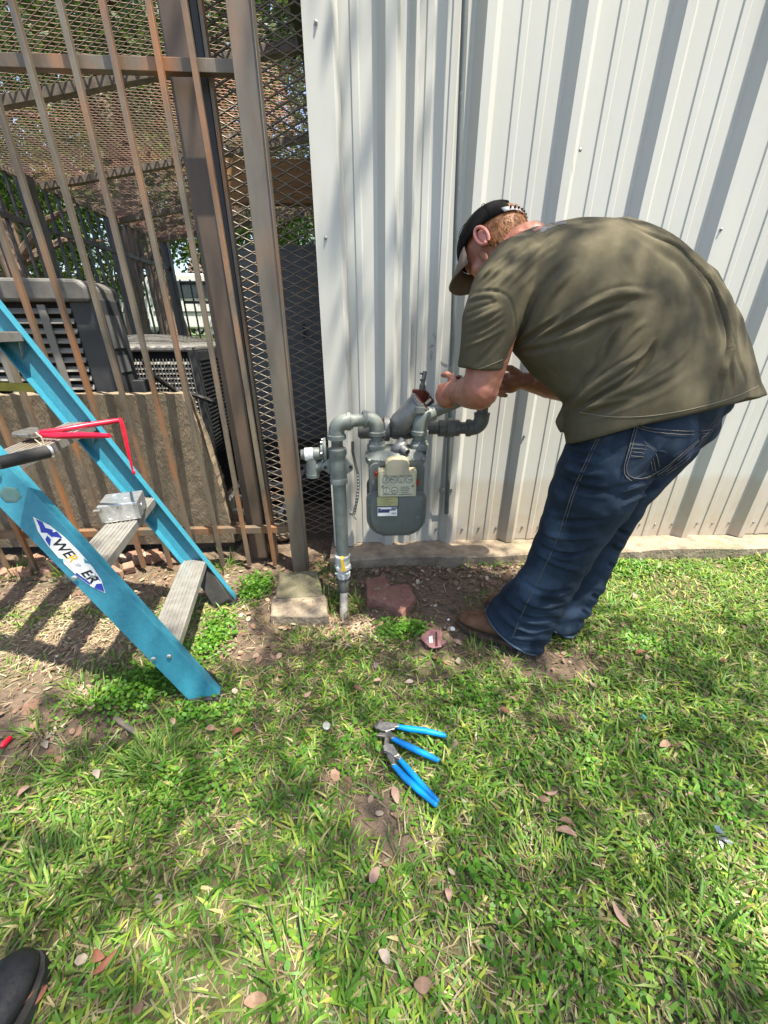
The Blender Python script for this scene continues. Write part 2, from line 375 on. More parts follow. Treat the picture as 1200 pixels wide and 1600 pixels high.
mb = MB(); mb.box((2.3, 4.0, 1.65), (4.9, 4.4, 3.3)); part('wall_core', mb, pm('wall_core_grey', (.25,.25,.25)), bld)
# screws
scr = MB(); scr.lathe((0,0,0), (0,-1,0), [(0,.0062),(.0015,.0062),(.0022,.004),(.005,.0038),(.0058,.0025)], 8)
sm = scr.mesh('screw'); sm.materials.append(M['steel'])
spots = [(x+dx, WY-.001, .135) for x in RIB[1:8] for dx in (.115, .20, .29)] + [(x+.041, WY-.034, 1.40) for x in RIB[3:7:2]] + [(-.135,1.691,1.36),(-.14,1.691,.6),(-.13,1.691,1.9)] + [(.756,WY-.034,1.62),(.717,WY-.034,.62)]
for p in spots:
    o = bpy.data.objects.new('screw', sm); COL.objects.link(o); o.location = p; o.rotation_euler = (0, random.random()*6, 0); 
    o.parent = bld; o.matrix_parent_inverse = Matrix.Translation(-Vector(bld.location))
# pencil scribble on the wall beside the meter
mb = MB()
for st in [[(676,521),(680,526),(681,533)],[(684,529),(685,530)],[(674,537),(677,541)],[(671,543),(675,541),(678,540)],[(673,548),(676,551)],[(672,553),(675,556)],[(672,556),(675,559)],[(673,560),(674,563)],[(680,558),(690,565),(700,570)]]:
    mb.tube([at(x,y,WY-.0015) for x,y in st], .0011, 5)
part('pencil_mark', mb, pm('pencil_grey', (.22,.20,.19)), bld)

# vertical conduit fixed to the wall
cdt = thing('wall_conduit', 'thin grey vertical conduit running down the white wall behind the cap', 'conduit', (.345,1.68,0))
mb = MB(); mb.tube([(.318,1.69,3.2),(.322,1.69,1.95),(.338,1.685,1.40),(.362,1.672,.8),(.378,1.664,.256)], .0105, 12)
part('pipe', mb, M['mgrey'], cdt, True)
for z, x in ((.36,.374),):
    mb = MB(); mb.bar((x-.03,1.70,z),(x+.03,1.70,z),.004,.018); part('strap', mb, M['mgrey'], cdt)
# ================================================================ picket fence in front of the enclosure
fen = thing('steel_picket_fence', 'weathered rust-brown steel picket fence left of the white wall', 'fence', (-1,1.64,0))
FY = 1.64
def picket(x, z0, z1, w=.017, lean=0, y=FY-.02):
    mb = MB(); mb.box((0,0,(z1-z0)/2), (w,w,z1-z0)); 
    o = part('picket', mb, M['fence'], fen, bev=.0012); o.location = (x, y, z0); o.rotation_euler = (0, lean, 0); return o
for i, x in enumerate([-.462,-.585,-.712,-.838,-.962,-1.088,-1.214,-1.34,-1.466,-1.592,-1.72,-1.85,-1.98]):
    picket(x, .02+random.uniform(-.01,.02), 2.5, lean=random.uniform(-.004,.004) + (-.012 if i==0 else 0))
for z in (.197, 1.777, 2.42):
    mb = MB(); mb.box((-1.26, FY+.012, z), (1.80, .028, .032)); part('rail', mb, M['fence'], fen, bev=.0015)
mb = MB(); mb.box((-.334, 1.615, 1.25), (.072, .055, 2.6)); mb.box((-.298,1.584,1.25),(.004,.004,2.6)); part('post', mb, pm('grey_brown_post',(.175,.15,.118),(.092,.08,.066),rough=.5,metal=.35,scale=6,stretch=(1,1,.3),col3=(.26,.13,.065),scale3=5,lo3=.53,hi3=.70), fen, bev=.004)
mb = MB(); mb.box((-.558, 1.745, 1.25), (.085, .07, 2.6)); part('post', mb, M['fence_tan'], fen, bev=.003)
mb = MB(); mb.box((-.490, 1.72, 1.25), (.022, .045, 2.6)); part('picket', mb, M['black'], fen, bev=.002)
mb = MB(); mb.box((-.468, 1.70, 1.25), (.012, .03, 2.6)); part('picket', mb, M['fence'], fen, bev=.002)

def expanded(o, u, v, nu, nv, LWD, SWD, t=.0016, wd=.0026, tilt=.5):
    o, u, v = Vector(o), Vector(u).normalized(), Vector(v).normalized(); nrm = u.cross(v)
    a = (v*cos(tilt)+nrm*sin(tilt))*wd; b = (nrm*cos(tilt)-v*sin(tilt))*t
    V = []; F = []
    K = np.arange(nu*4+1)
    pat = np.array([-1,-.55,1,.55])  # rounded bends come from 4 points per strand period
    O = np.array(o); U = np.array(u); W = np.array(v)
    A = np.array(a); B = np.array(b); base = 0
    offs = [A, B, -A, -B]
    prof = np.array([1,.25,-1,.25])
    for j in range(nv):
        ph = 0 if j % 2 == 0 else 2
        vv = (j+.5)*SWD/2 + np.array([ [.92,0,-.92,0][(k+ph) % 4] for k in K])*SWD/4
        P = O[None] + U[None]*(K*LWD/4)[:,None] + W[None]*vv[:,None]
        for of in offs: V.append(P+of[None])
        n = len(K); i = np.arange(n-1)
        for s in range(4):
            s2 = (s+1) % 4
            F.append(np.stack([base+s*n+i, base+s*n+i+1, base+s2*n+i+1, base+s2*n+i], 1))
        base += 4*n
    return bulk('expanded_metal', np.concatenate(V), [np.concatenate(F)])

sp = thing('expanded_metal_panel', 'narrow expanded metal mesh panel between fence post and white wall', 'mesh panel', (-.25,1.86,0))
part('mesh_sheet', expanded((-.56,1.86,.06),(1,0,0),(0,0,1),8,118,.078,.0365,t=.0022,wd=.0032), M['meshm'], sp)
mb = MB(); mb.box((-.585,1.862,1.2),(.03,.03,2.4)); part('edge_bar', mb, M['black'], sp)
# grey cabinet and timber beyond the panel
cb = thing('grey_cabinet', 'tall grey metal cabinet standing behind the narrow mesh panel', 'cabinet', (-.3,2.4,0))
mb = MB(); mb.box((-.42,2.5,.95),(.5,.3,1.0)); part('body', mb, pm('cabinet_grey',(.11,.115,.115),(.09,.095,.095),rough=.6), cb, bev=.006)
mb = MB(); mb.box((-.42,2.346,1.0),(.42,.006,.84)); part('door', mb, pm('cabinet_door_grey',(.12,.125,.125),rough=.55), cb, bev=.003)
mb = MB(); mb.box((-.33,2.338,1.05),(.012,.014,.08)); part('handle', mb, M['black'], cb)
mb = MB(); mb.box((-.42,2.5,.25),(.46,.28,.42)); part('plinth', mb, M['black'], cb)
for zz, nm, lb in ((1.62,'timber_beam','upper brown timber beam behind the narrow mesh panel'),(1.02,'timber_beam','lower brown timber block seen low behind the narrow mesh panel')):
    pass
tb = MB(); tb.bar((-.62,2.30,1.68),(-.16,2.30,1.68),.06,.16); tag(part('timber_beam', tb, pm('brown_timber',(.30,.16,.06),(.2,.1,.04),rough=.8,scale=12,stretch=(.3,3,3))), 'brown timber beam crossing above the grey cabinet behind the mesh', 'beam')

# ---------------------------------------------------------------- roof of the cage: sloping expanded metal over angle irons
rf = thing('cage_roof', 'rusty expanded metal roof over the fenced equipment yard', 'roof', (-1.2,3.2,2.1))
SL = .155
def rz(x): return 2.0 + SL*(x+2.25)
u = Vector((1,0,SL)).normalized()
part('roof_mesh', expanded((-2.28,1.76,rz(-2.28)),u,(0,1,0),35,236,.061,.031,t=.0016,wd=.0034,tilt=.75), M['roofmesh'], rf)
for y in (1.80, 2.60, 3.52, 4.43, 5.25):
    mb = MB(); mb.bar((-2.25,y,rz(-2.25)-.028),(-.2,y,rz(-.2)-.028),.045,.038); part('angle_iron', mb, M['meshm'], rf)
mb = MB(); mb.bar((-.25,1.78,rz(-.25)-.06),(-.25,5.3,rz(-.25)-.06),.05,.05); part('angle_iron', mb, M['black'], rf)
mb = MB(); mb.bar((-.85,1.80,rz(-.85)-.1),(-.3,1.80,rz(-.3)-.1),.03,.10); part('angle_iron', mb, M['black'], rf)

def black_fence(name, label, a, b, npk, ztop, rails, posts=()):
    a, b = Vector(a), Vector(b); t = thing(name, label, 'fence', tuple((a+b)/2), 'black picket fences round the equipment yard')
    pk = MB(); pk.box((0,0,ztop/2+.02),(.016,.016,ztop)); me = pk.mesh('picket'); me.materials.append(M['black'])
    for i in range(npk+1):
        o = bpy.data.objects.new('picket', me); COL.objects.link(o); o.location = a.lerp(b, i/npk); o.parent = t; o.matrix_parent_inverse = Matrix.Translation(-Vector(t.location))
    for z in rails:
        mb = MB(); mb.bar(a+Vector((0,0,z)), b+Vector((0,0,z)), .03, .03); part('rail', mb, M['black'] if z < 1.9 else M['meshm'], t)
    for k in posts:
        mb = MB(); p = a.lerp(b, k); mb.box(p+Vector((0,0,ztop/2+.05)), (.075,.075,ztop+.1)); part('post', mb, M['black'], t)
    return t
black_fence('side_picket_fence', 'black picket fence closing the left side of the yard', (-2.27,1.75,0), (-2.27,5.4,0), 32, 1.97, (.2,1.72,1.99), (.18,.45,.72,1))
black_fence('rear_picket_fence', 'black picket fence across the back of the yard', (-2.2,5.45,0), (-.2,5.45,0), 17, 1.6, (.2,1.38,1.58), (.5,))

# ---------------------------------------------------------------- leaning concrete slab
cs = thing('concrete_slab', 'rough brown concrete slab leaning behind the pickets', 'slab', (-1.3,1.76,0))
mb = MB(); rows = 26; cols = 44; W0 = -2.15
def sp_(i, j, back):
    v = j/rows; z = .06 + v*.755
    xr = -.700 - .070*v**3 + random.uniform(-.004,.004)
    x = W0 + (xr-W0)*i/cols
    y = 1.775 - .075*v + (.075 if back else 0)
    zz = z + (random.uniform(-.004,.004) if j == rows else 0)
    return Vector((x, y + random.uniform(-.0007,.0007), zz))
grid = {}
vs = []
for b_ in (0,1):
    for j in range(rows+1):
        for i in range(cols+1): grid[(i,j,b_)] = len(vs); vs.append(sp_(i,j,b_))
fs = []
for j in range(rows):
    for i in range(cols):
        fs.append((grid[i,j,0],grid[i+1,j,0],grid[i+1,j+1,0],grid[i,j+1,0])); fs.append((grid[i,j+1,1],grid[i+1,j+1,1],grid[i+1,j,1],grid[i,j,1]))
for i in range(cols): fs.append((grid[i,rows,0],grid[i+1,rows,0],grid[i+1,rows,1],grid[i,rows,1]))
for j in range(rows):
    fs.append((grid[cols,j,0],grid[cols,j,1],grid[cols,j+1,1],grid[cols,j+1,0])); fs.append((grid[0,j+1,0],grid[0,j+1,1],grid[0,j,1],grid[0,j,0]))
mb.add(vs, fs); part('slab_body', mb, M['slabconc'], cs)

# ---------------------------------------------------------------- condensers
def louvres(mb, x0, x1, y, z0, z1, n, d=.012, axis='x'):
    for i in range(n):
        z = z0 + (z1-z0)*(i+.5)/n; h = (z1-z0)/n*.52
        if axis == 'x': mb.add([(x0,y,z-h/2),(x1,y,z-h/2),(x1,y+d,z+h/2),(x0,y+d,z+h/2),(x0,y+.003,z-h/2-.002),(x1,y+.003,z-h/2-.002),(x1,y+d+.003,z+h/2),(x0,y+d+.003,z+h/2)],[(0,1,2,3),(7,6,5,4),(0,4,5,1)])
        else: mb.add([(y,x0,z-h/2),(y,x1,z-h/2),(y-d,x1,z+h/2),(y-d,x0,z+h/2)],[(0,1,2,3)])
bigc = thing('condenser_unit', 'large louvred condenser with pale top cover nearest the ladder', 'air conditioner', (-1.5,2.0,0), 'condensers in the yard')
mb = MB(); mb.box((-1.60,1.93,.66),(.93,.16,1.04)); part('coil', mb, M['coil'], bigc)
mb = MB(); mb.prism([(-2.1,1.80,1.16),(-1.10,1.80,1.16),(-1.10,1.80,1.215),(-1.13,1.80,1.24),(-2.1,1.80,1.25)],(0,.22,0)); part('top_cover', mb, pm('pale_cover',(.15,.142,.13),(.10,.095,.088),rough=.5), bigc, bev=.012)
for k in range(26):
    z = .18 + k*.0372
    mb = MB(); louvres(mb, -2.08, -1.195, 1.815, z, z+.037, 1, .014); part('louvre', mb, M['hvac'], bigc)
for x in (-1.30,-1.52,-1.75,-1.98):
    mb = MB(); mb.box((x,1.812,.66),(.03,.006,.98)); part('rib', mb, M['hvac'], bigc)
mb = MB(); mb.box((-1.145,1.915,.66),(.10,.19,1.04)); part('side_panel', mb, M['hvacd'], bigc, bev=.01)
mb = MB(); mb.box((-1.0935,1.92,1.05),(.004,.09,.13)); part('rating_label', mb, pm('grey_label',(.16,.16,.16),(.12,.12,.12)), bigc)
mb = MB(); mb.box((-1.0935,1.92,.92),(.004,.08,.07)); part('rating_label', mb, pm('grey_label_small',(.14,.14,.14),(.11,.11,.11)), bigc)
mb = MB(); mb.box((-1.08,1.99,.80),(.06,.08,.09)); part('service_valve', mb, M['hvacd'], bigc, bev=.004)

def condenser(name, label, x0, x1, y0, y1, z1, front, side, n):
    t = thing(name, label, 'air conditioner', ((x0+x1)/2,(y0+y1)/2,0), 'condensers in the yard')
    mb = MB(); mb.box(((x0+x1)/2,(y0+y1)/2,(z1+.08)/2),(x1-x0-.05,y1-y0-.05,z1-.14)); part('coil', mb, M['coil'], t)
    for k in range(n):
        z = .12+(z1-.2)*k/n; mb = MB(); louvres(mb, x0+.02, x1-.02, y0, z, z+(z1-.2)/n, 1, .01); part('grille_bar', mb, front, t)
    mb = MB()
    for k in range(46): mb.box((x0+.03+(x1-x0-.06)*k/45,y0-.002,z1/2+.03),(.0035,.0035,z1-.2))
    o = part('vertical_wires', mb, front, t); o['kind'] = 'stuff'
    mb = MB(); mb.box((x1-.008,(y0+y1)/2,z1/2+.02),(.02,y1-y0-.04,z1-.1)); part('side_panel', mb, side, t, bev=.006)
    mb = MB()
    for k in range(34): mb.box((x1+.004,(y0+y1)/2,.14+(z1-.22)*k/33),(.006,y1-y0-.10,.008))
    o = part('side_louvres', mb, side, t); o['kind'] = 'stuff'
    for (cx, cy) in ((x0+.02,y0+.02),(x1-.02,y0+.02)):
        mb = MB(); mb.box((cx,cy,z1/2+.02),(.04,.04,z1-.06)); part('corner_post', mb, front if cx < x1-.1 else side, t, bev=.004)
    mb = MB(); mb.box(((x0+x1)/2,(y0+y1)/2,z1-.02),(x1-x0,y1-y0,.03)); part('top_deck', mb, front, t, bev=.01)
    mb = MB(); c = Vector(((x0+x1)/2,(y0+y1)/2,z1))
    for r in np.arange(.05,(x1-x0)/2-.04,.03):
        mb.tube([c+Vector((cos(a)*r,sin(a)*r,.05*(1-(r/.45)**2))) for a in np.linspace(0,2*pi,28)], .003, 4, False)
    for a in np.linspace(0,2*pi,9)[:-1]: mb.tube([c+Vector((cos(a)*r,sin(a)*r,.05*(1-(r/.45)**2))) for r in (.04,.2,.40)], .004, 4)
    part('fan_guard', mb, front, t)
    mb = MB(); mb.box(((x0+x1)/2,(y0+y1)/2,.03),(x1-x0+.1,y1-y0+.1,.08)); part('pad', mb, M['conc'], t)
    return t
condenser('condenser_unit', 'low square condenser with pale wire grille and round fan guard', -1.85, -.95, 2.36, 3.30, .985, M['hvacg'], M['hvacd'], 30)  # lit front and shaded side are told apart by colour
t = thing('dark_equipment_box', 'black equipment box behind the fence beside the tall post', 'box', (-.85,3.9,0))
mb = MB(); mb.box((-.98,3.9,.52),(.55,.6,.98)); part('cabinet', mb, pm('black_green',(.012,.018,.016),(.02,.026,.022),rough=.4), t, bev=.01)
mb = MB(); mb.box((-.98,3.9,1.02),(.58,.63,.03)); part('lid', mb, pm('black_green_lid',(.02,.03,.026),rough=.35), t, bev=.006)
# black refrigerant hose in front of the condenser
mb = MB(); mb.tube([(-1.10,2.10,.92),(-1.10,2.16,.84),(-1.05,2.25,.76),(-.95,2.26,.73),(-.80,2.3,.66),(-.70,2.4,.55),(-.55,2.5,.55),(-.4,2.6,.62)], .013, 8)
tag(part('refrigerant_hose', mb, M['rubber'], None, True), 'black insulated hose curving out beside the low condenser', 'hose')

# aluminium extension ladder lying in the yard
el = thing('extension_ladder', 'aluminium extension ladder resting low behind the fence posts', 'ladder', (-.6,2.2,.3))
a0, a1 = Vector((-.83,1.98,.10)), Vector((-.50,3.10,.56)); wv = Vector((.34,-.02,0))
for k in (0,1):
    mb = MB(); mb.bar(a0+wv*k, a1+wv*k, .022, .07); part('side_rail', mb, M['alu'], el, bev=.002)
for i in range(11):
    p = a0.lerp(a1, (i+.5)/11); mb = MB(); mb.bar(p, p+wv, .034, .026); part('rung', mb, M['alu'], el, bev=.002)

# loose stones, bricks and rubble inside the yard
rng = random.Random(3)
def rock(name, c, r, m, label=None, cat='stone', group=None, seed=0, flat=.6, parent=None):
    rr = random.Random(seed); mb = MB(); mb.ball(c, (r, r*.8, r*flat), Matrix.Rotation(rr.random()*6,3,'Z'), 10, 7)
    mb.v = [tuple(Vector(c)+(Vector(p)-Vector(c))*(1+rr.uniform(-.16,.16))) for p in mb.v]
    o = part(name, mb, m, parent, False)
    if label: tag(o, label, cat, group)
    return o
M['stone'] = pm('pale_rubble',(.36,.28,.20),(.24,.18,.13),rough=.95,scale=20,bump=.004)
M['rubbrick'] = pm('orange_brick',(.27,.155,.105),(.20,.11,.075),rough=.95,scale=30,bump=.004)
n = 0
for k in range(60):
    x = rng.uniform(-2.0,-1.05); y = rng.uniform(1.52,1.74)
    if rng.random() < .45:
        o = part('brick_rubble', (lambda mb: (mb.box((x,y,.02),(rng.uniform(.04,.09),rng.uniform(.03,.06),.04), Matrix.Rotation(rng.random()*3,3,'Z')@Matrix.Rotation(rng.uniform(-.4,.4),3,'X')), mb)[1])(MB()), M['rubbrick'], None, bev=.005)
        tag(o, 'broken orange brick piece in the rubble under the fence', 'brick', 'brick rubble under the fence')
    else: rock('rubble_stone', (x,y,.012), rng.uniform(.015,.04), M['stone'], 'pale rubble stone in the heap under the fence', 'stone', 'rubble stones under the fence', k)
for k,(x,y,r) in enumerate([(-.66,2.0,.07),(-.50,1.95,.09),(-.72,1.9,.05),(-.43,2.05,.06),(-.55,1.86,.05)]):
    rock('yard_stone', (x,y,.03), r, M['stone'] if k%2 else M['moss'], ['mossy stone between the fence posts','pale stone on the soil behind the tall post','small mossy stone left of the tall post','pale stone behind the mesh panel foot','mossy stone close behind the fence posts'][k], 'stone', None, 40+k, .5)
# ================================================================ gas meter set
MY = 1.42
def elbow(c, d0, d1, R, n=7):                      # quarter bend: starts at c+d0*R, ends at c+d1*R
    c, d0, d1 = Vector(c), Vector(d0), Vector(d1)
    o = c + (d0+d1)*R
    return [o - d1*R*cos(a) - d0*R*sin(a) for a in np.linspace(0, pi/2, n)]
X_, Y_, Z_ = Vector((1,0,0)), Vector((0,1,0)), Vector((0,0,1))
rp = thing('gas_riser', 'grey gas riser pipe with shutoff valve rising from the soil', 'pipe', (-.108,1.37,-.05))
RX, RY = -.108, 1.37
mb = MB(); mb.tube([(RX-.004,RY-.085,-.06),(RX-.004,RY-.05,-.01),(RX-.004,RY-.02,.03),(RX-.004,RY-.002,.06)],[.019,.018,.017,.0165],14); part('buried_pipe', mb, pm('chalky_pipe',(.30,.29,.26),(.2,.19,.17),rough=.8,scale=40), rp, True)
mb = MB(); mb.tube([(RX-.004,RY-.012,.040),(RX-.004,RY-.011,.045),(RX-.004,RY,.105),(RX-.004,RY,.115)],[.019,.0225,.0225,.02],16); part('coated_pipe', mb, M['castdark'], rp, True)
mb = MB(); mb.lathe((RX-.003,RY,.105),(0,0,1),[(0,.020),(.004,.029),(.026,.031),(.030,.027),(.046,.027),(.05,.034),(.062,.034),(.068,.030),(.10,.030),(.104,.033),(.112,.033),(.116,.024)],8); part('insulated_union', mb, pm('white_union',(.52,.53,.52),(.36,.38,.38),rough=.55,scale=50), rp, True, 0, 25)
for a in range(4):
    mb = MB(); an = a*pi/2+.6; mb.lathe(Vector((RX-.003,RY,.137))+Vector((cos(an),sin(an),0))*.026,(cos(an),sin(an),0),[(0,.008),(.008,.008),(.009,.005),(.013,.005)],8); part('bolt', mb, M['galv'], rp, True)
mb = MB(); mb.prism([(RX-.010,RY-.0345,.155),(RX+.012,RY-.0345,.158),(RX+.008,RY-.0348,.182),(RX+.003,RY-.0348,.215),(RX-.008,RY-.0348,.212),(RX-.005,RY-.0346,.18)],(0,.003,0)); part('yellow_mark', mb, M['yellow'], rp)
mb = MB(); mb.ball((RX-.002,RY-.020,.215),(.013,.012,.010)); part('yellow_cap', mb, M['yellow'], rp, True)
mb = MB(); mb.lathe((RX,RY,.20),(0,0,1),[(0,.0255),(.34,.0255)],20); part('riser_pipe', mb, M['mgrey2'], rp, True)
mb = MB(); mb.lathe((RX,RY,.53),(0,0,1),[(0,.028),(.003,.033),(.022,.033),(.026,.030),(.05,.033),(.085,.033),(.105,.029),(.115,.034),(.136,.034),(.14,.027)],18); part('valve_body', mb, M['mgrey2'], rp, True)
mb = MB(); mb.prism([(RX+.025,RY-.008,.565),(RX+.055,RY-.008,.585),(RX+.055,RY-.008,.605),(RX+.025,RY-.008,.64)],(0,.016,0)); part('lock_wing', mb, M['mgrey2'], rp, bev=.003)
mb = MB(); mb.prism([(RX-.025,RY-.008,.64),(RX-.06,RY-.008,.605),(RX-.06,RY-.008,.59),(RX-.025,RY-.008,.565)],(0,.016,0)); part('lock_wing', mb, M['mgrey2'], rp, bev=.003)
for sx in (-1,1):
    mb = MB(); mb.lathe((RX+sx*.047,RY-.009,.598),(0,-1,0),[(0,.007),(.002,.007)],10); part('lock_hole', mb, M['ink'], rp, True)
mb = MB(); mb.lathe((RX,RY,.66),(0,0,1),[(0,.021),(.03,.021)],16); part('nipple', mb, pm('rusty_nipple',(.25,.12,.09),(.22,.2,.19),rough=.7,scale=30), rp, True)
mb = MB(); mb.lathe((RX,RY,.675),(0,0,1),[(0,.021),(.04,.021)],16); part('nipple', mb, M['mgrey2'], rp, True)
TZ = .762
pts = [(RX,RY,.705)] + [tuple(p) for p in elbow((RX,RY,TZ), -Z_, X_, .034)] + [(RX+.05,RY+.01,TZ)]
mb = MB(); mb.tube(pts, [.031]+[.0285]*7+[.0285], 18); mb.lathe((RX,RY,.700),(0,0,1),[(0,.029),(.002,.034),(.016,.034),(.019,.029)],18); mb.lathe((RX+.036,RY+.006,TZ),(1,.12,0),[(0,.028),(.002,.032),(.014,.032),(.016,.028)],18); part('elbow', mb, M['mgrey2'], rp, True)
IX = .037
mb = MB(); mb.tube([(RX+.04,RY+.008,TZ),(IX-.03,MY-.006,TZ)], .0225, 16); part('cross_pipe', mb, M['mgrey2'], rp, True)
pts = [(IX-.045,MY-.006,TZ)] + [tuple(p) for p in elbow((IX,MY,TZ), -X_, -Z_, .034)] + [(IX,MY,TZ-.055)]
mb = MB(); mb.tube(pts, .0285, 18); mb.lathe((IX,MY,TZ-.062),(0,0,1),[(0,.029),(.002,.033),(.015,.033),(.018,.029)],18); mb.lathe((IX-.05,MY-.006,TZ),(1,.0,0),[(0,.028),(.002,.032),(.014,.032),(.016,.028)],18); part('elbow', mb, M['mgrey2'], rp, True)
# regulator / side valve on the left of the riser
rg = thing('gas_regulator', 'small grey regulator with round cap left of the riser', 'regulator', (-.18,1.39,.6))
mb = MB(); mb.lathe((-.135,1.40,.645),(-1,0,0),[(0,.016),(.02,.016)],14); part('nipple', mb, M['mgrey2'], rg, True)
mb = MB(); mb.lathe((-.150,1.40,.652),(-1,-.1,0),[(0,.028),(.002,.047),(.010,.047),(.013,.034),(.022,.034)],22); part('diaphragm_cover', mb, M['mgrey2'], rg, True)
for a in range(6):
    mb = MB(); mb.lathe(Vector((-.162,1.399,.652))+Vector((0,cos(a*pi/3),sin(a*pi/3)))*.040,(-1,-.1,0),[(0,.005),(.006,.005)],6); part('bolt', mb, M['galv'], rg)
mb = MB(); mb.lathe((-.165,1.398,.640),(-1,-.08,0),[(0,.022),(.004,.024),(.055,.024),(.058,.021),(.066,.021),(.069,.019),(.08,.018)],18); part('spring_case', mb, M['mgrey2'], rg, True)
mb = MB(); mb.lathe((-.200,1.3935,.640),(-1,-.08,0),[(0,.0245),(.03,.0245)],18); part('paper_label', mb, M['white'], rg, True)
mb = MB(); mb.tube([(-.205,1.392,.63),(-.207,1.392,.59),(-.207,1.392,.555)], [.020,.022,.024], 16); mb.lathe((-.207,1.392,.55),(0,0,1),[(0,.021),(.002,.025),(.014,.025),(.017,.021)],16); part('vent', mb, M['mgrey2'], rg, True)
mb = MB(); mb.tube([(-.16,1.392,.60),(-.20,1.392,.585)], .018, 12); part('vent_arm', mb, M['mgrey2'], rg, True)

# ---------------------------------------------------------------- meter
mt = thing('gas_meter', 'grey diaphragm gas meter with cream dial index on the white wall', 'gas meter', (.11,1.42,.28))
cx = .1085; OX = .198
def rounded(cx_, cz, w_, h_, rT, rB, y, n=7):
    out = []
    for (sx, sz, r) in ((1,1,rT),(-1,1,rT),(-1,-1,rB),(1,-1,rB)):
        c0 = Vector((cx_+sx*(w_/2-r), y, cz+sz*(h_/2-r)))
        a0 = {(1,1):0,(-1,1):pi/2,(-1,-1):pi,(1,-1):1.5*pi}[(sx,sz)]
        for k in range(n):
            a = a0+pi/2*k/(n-1); out.append(c0+Vector((cos(a)*r,0,sin(a)*r)))
    return out
def loft(mb, rings, cap=True):
    n = len(rings[0]); vs = [p for r in rings for p in r]; fs = []
    for i in range(len(rings)-1):
        for k in range(n):
            k2 = (k+1) % n; fs.append((i*n+k, i*n+k2, (i+1)*n+k2, (i+1)*n+k))
    if cap: fs.append(tuple(range(n-1,-1,-1))); fs.append(tuple((len(rings)-1)*n+k for k in range(n)))
    mb.add(vs, fs)
mb = MB()      # deep rear body
loft(mb, [rounded(cx,.468,.208,.30,.03,.07,y) for y in (1.500,1.345)]); part('body', mb, M['mgrey'], mt, True, .004)
mb = MB()      # front cover with flange
cz = .413
loft(mb, [rounded(cx,cz,.230,.190,.035,.080,1.352), rounded(cx,cz,.230,.190,.035,.080,1.338), rounded(cx,cz,.226,.186,.034,.079,1.335), rounded(cx,cz,.210,.170,.032,.071,1.334), rounded(cx,cz,.198,.158,.03,.067,1.322), rounded(cx,cz,.182,.142,.03,.061,1.318)]); part('front_cover', mb, M['mgrey'], mt, True, 0, 30)
mb = MB()      # rear cover
loft(mb, [rounded(cx,cz,.226,.190,.035,.080,1.512), rounded(cx,cz,.226,.190,.035,.080,1.498)]); part('rear_cover', mb, M['mgrey'], mt, True, .003)
for (bx, bz) in ((-.101,.042),(-.103,-.035),(.101,.042),(.103,-.035),(-.048,-.085),(.046,-.085)):
    p = Vector((cx+bx, 1.3365, cz+bz)); mb = MB(); mb.lathe(p,(0,-1,0),[(0,.0095),(.003,.0095),(.004,.0065),(.010,.006)],6); part('cover_bolt', mb, M['castdark'], mt, True, 0, 20)
mb = MB()      # top casting
ring = lambda z, gx, gy, dy=0: [Vector((cx+gx*np.sign(cos(a))*abs(cos(a))**.62, 1.425+dy+gy*np.sign(sin(a))*abs(sin(a))**.62, z)) for a in np.linspace(0,2*pi,29)[:-1]]
loft(mb, [ring(.600,.108,.078), ring(.607,.116,.085), ring(.627,.116,.085), ring(.632,.108,.078), ring(.643,.100,.066), ring(.652,.085,.05)]); part('top_casting', mb, M['mgrey2'], mt, True, 0, 45)
for bx in (-.10,-.055,.06,.10):
    mb = MB(); mb.lathe((cx+bx,1.352-.004*(abs(bx)<.07),.620),(0,-.3,1),[(0,.007),(.010,.007),(.012,.004)],8); part('casting_bolt', mb, M['mgrey2'], mt, True)
for x in (IX, OX):
    mb = MB(); mb.lathe((x,MY,.615),(0,0,1),[(0,.030),(.015,.028),(.02,.035)],18); part('hub', mb, M['mgrey2'], mt, True)
    mb = MB(); mb.lathe((x,MY,.645),(0,0,1),[(0,.034),(.003,.037),(.020,.037),(.026,.031),(.036,.030)],8); part('swivel_nut', mb, M['mgrey2'], mt, True, .002, 25)
    mb = MB(); mb.lathe((x,MY,.665),(0,0,1),[(0,.0215),(.055,.0215)],16); part('swivel', mb, M['mgrey2'], mt, True)
# casting lump (test tee) on top
mb = MB(); mb.ball((.118,1.385,.664),(.034,.022,.020),Matrix.Rotation(-.5,3,'Y')); mb.lathe((.128,1.375,.664),(.5,-.75,-.25),[(0,.014),(.03,.014),(.034,.012)],10); mb.lathe((.118,1.385,.672),(.5,.2,.8),[(0,.013),(.028,.012)],10); part('test_tee', mb, M['castal'], mt, True)
mb = MB(); mb.lathe((.1455,1.349,.6555),(.5,-.75,-.25),[(0,.009),(.002,.009)],10); part('test_tee_bore', mb, M['ink'], mt, True)
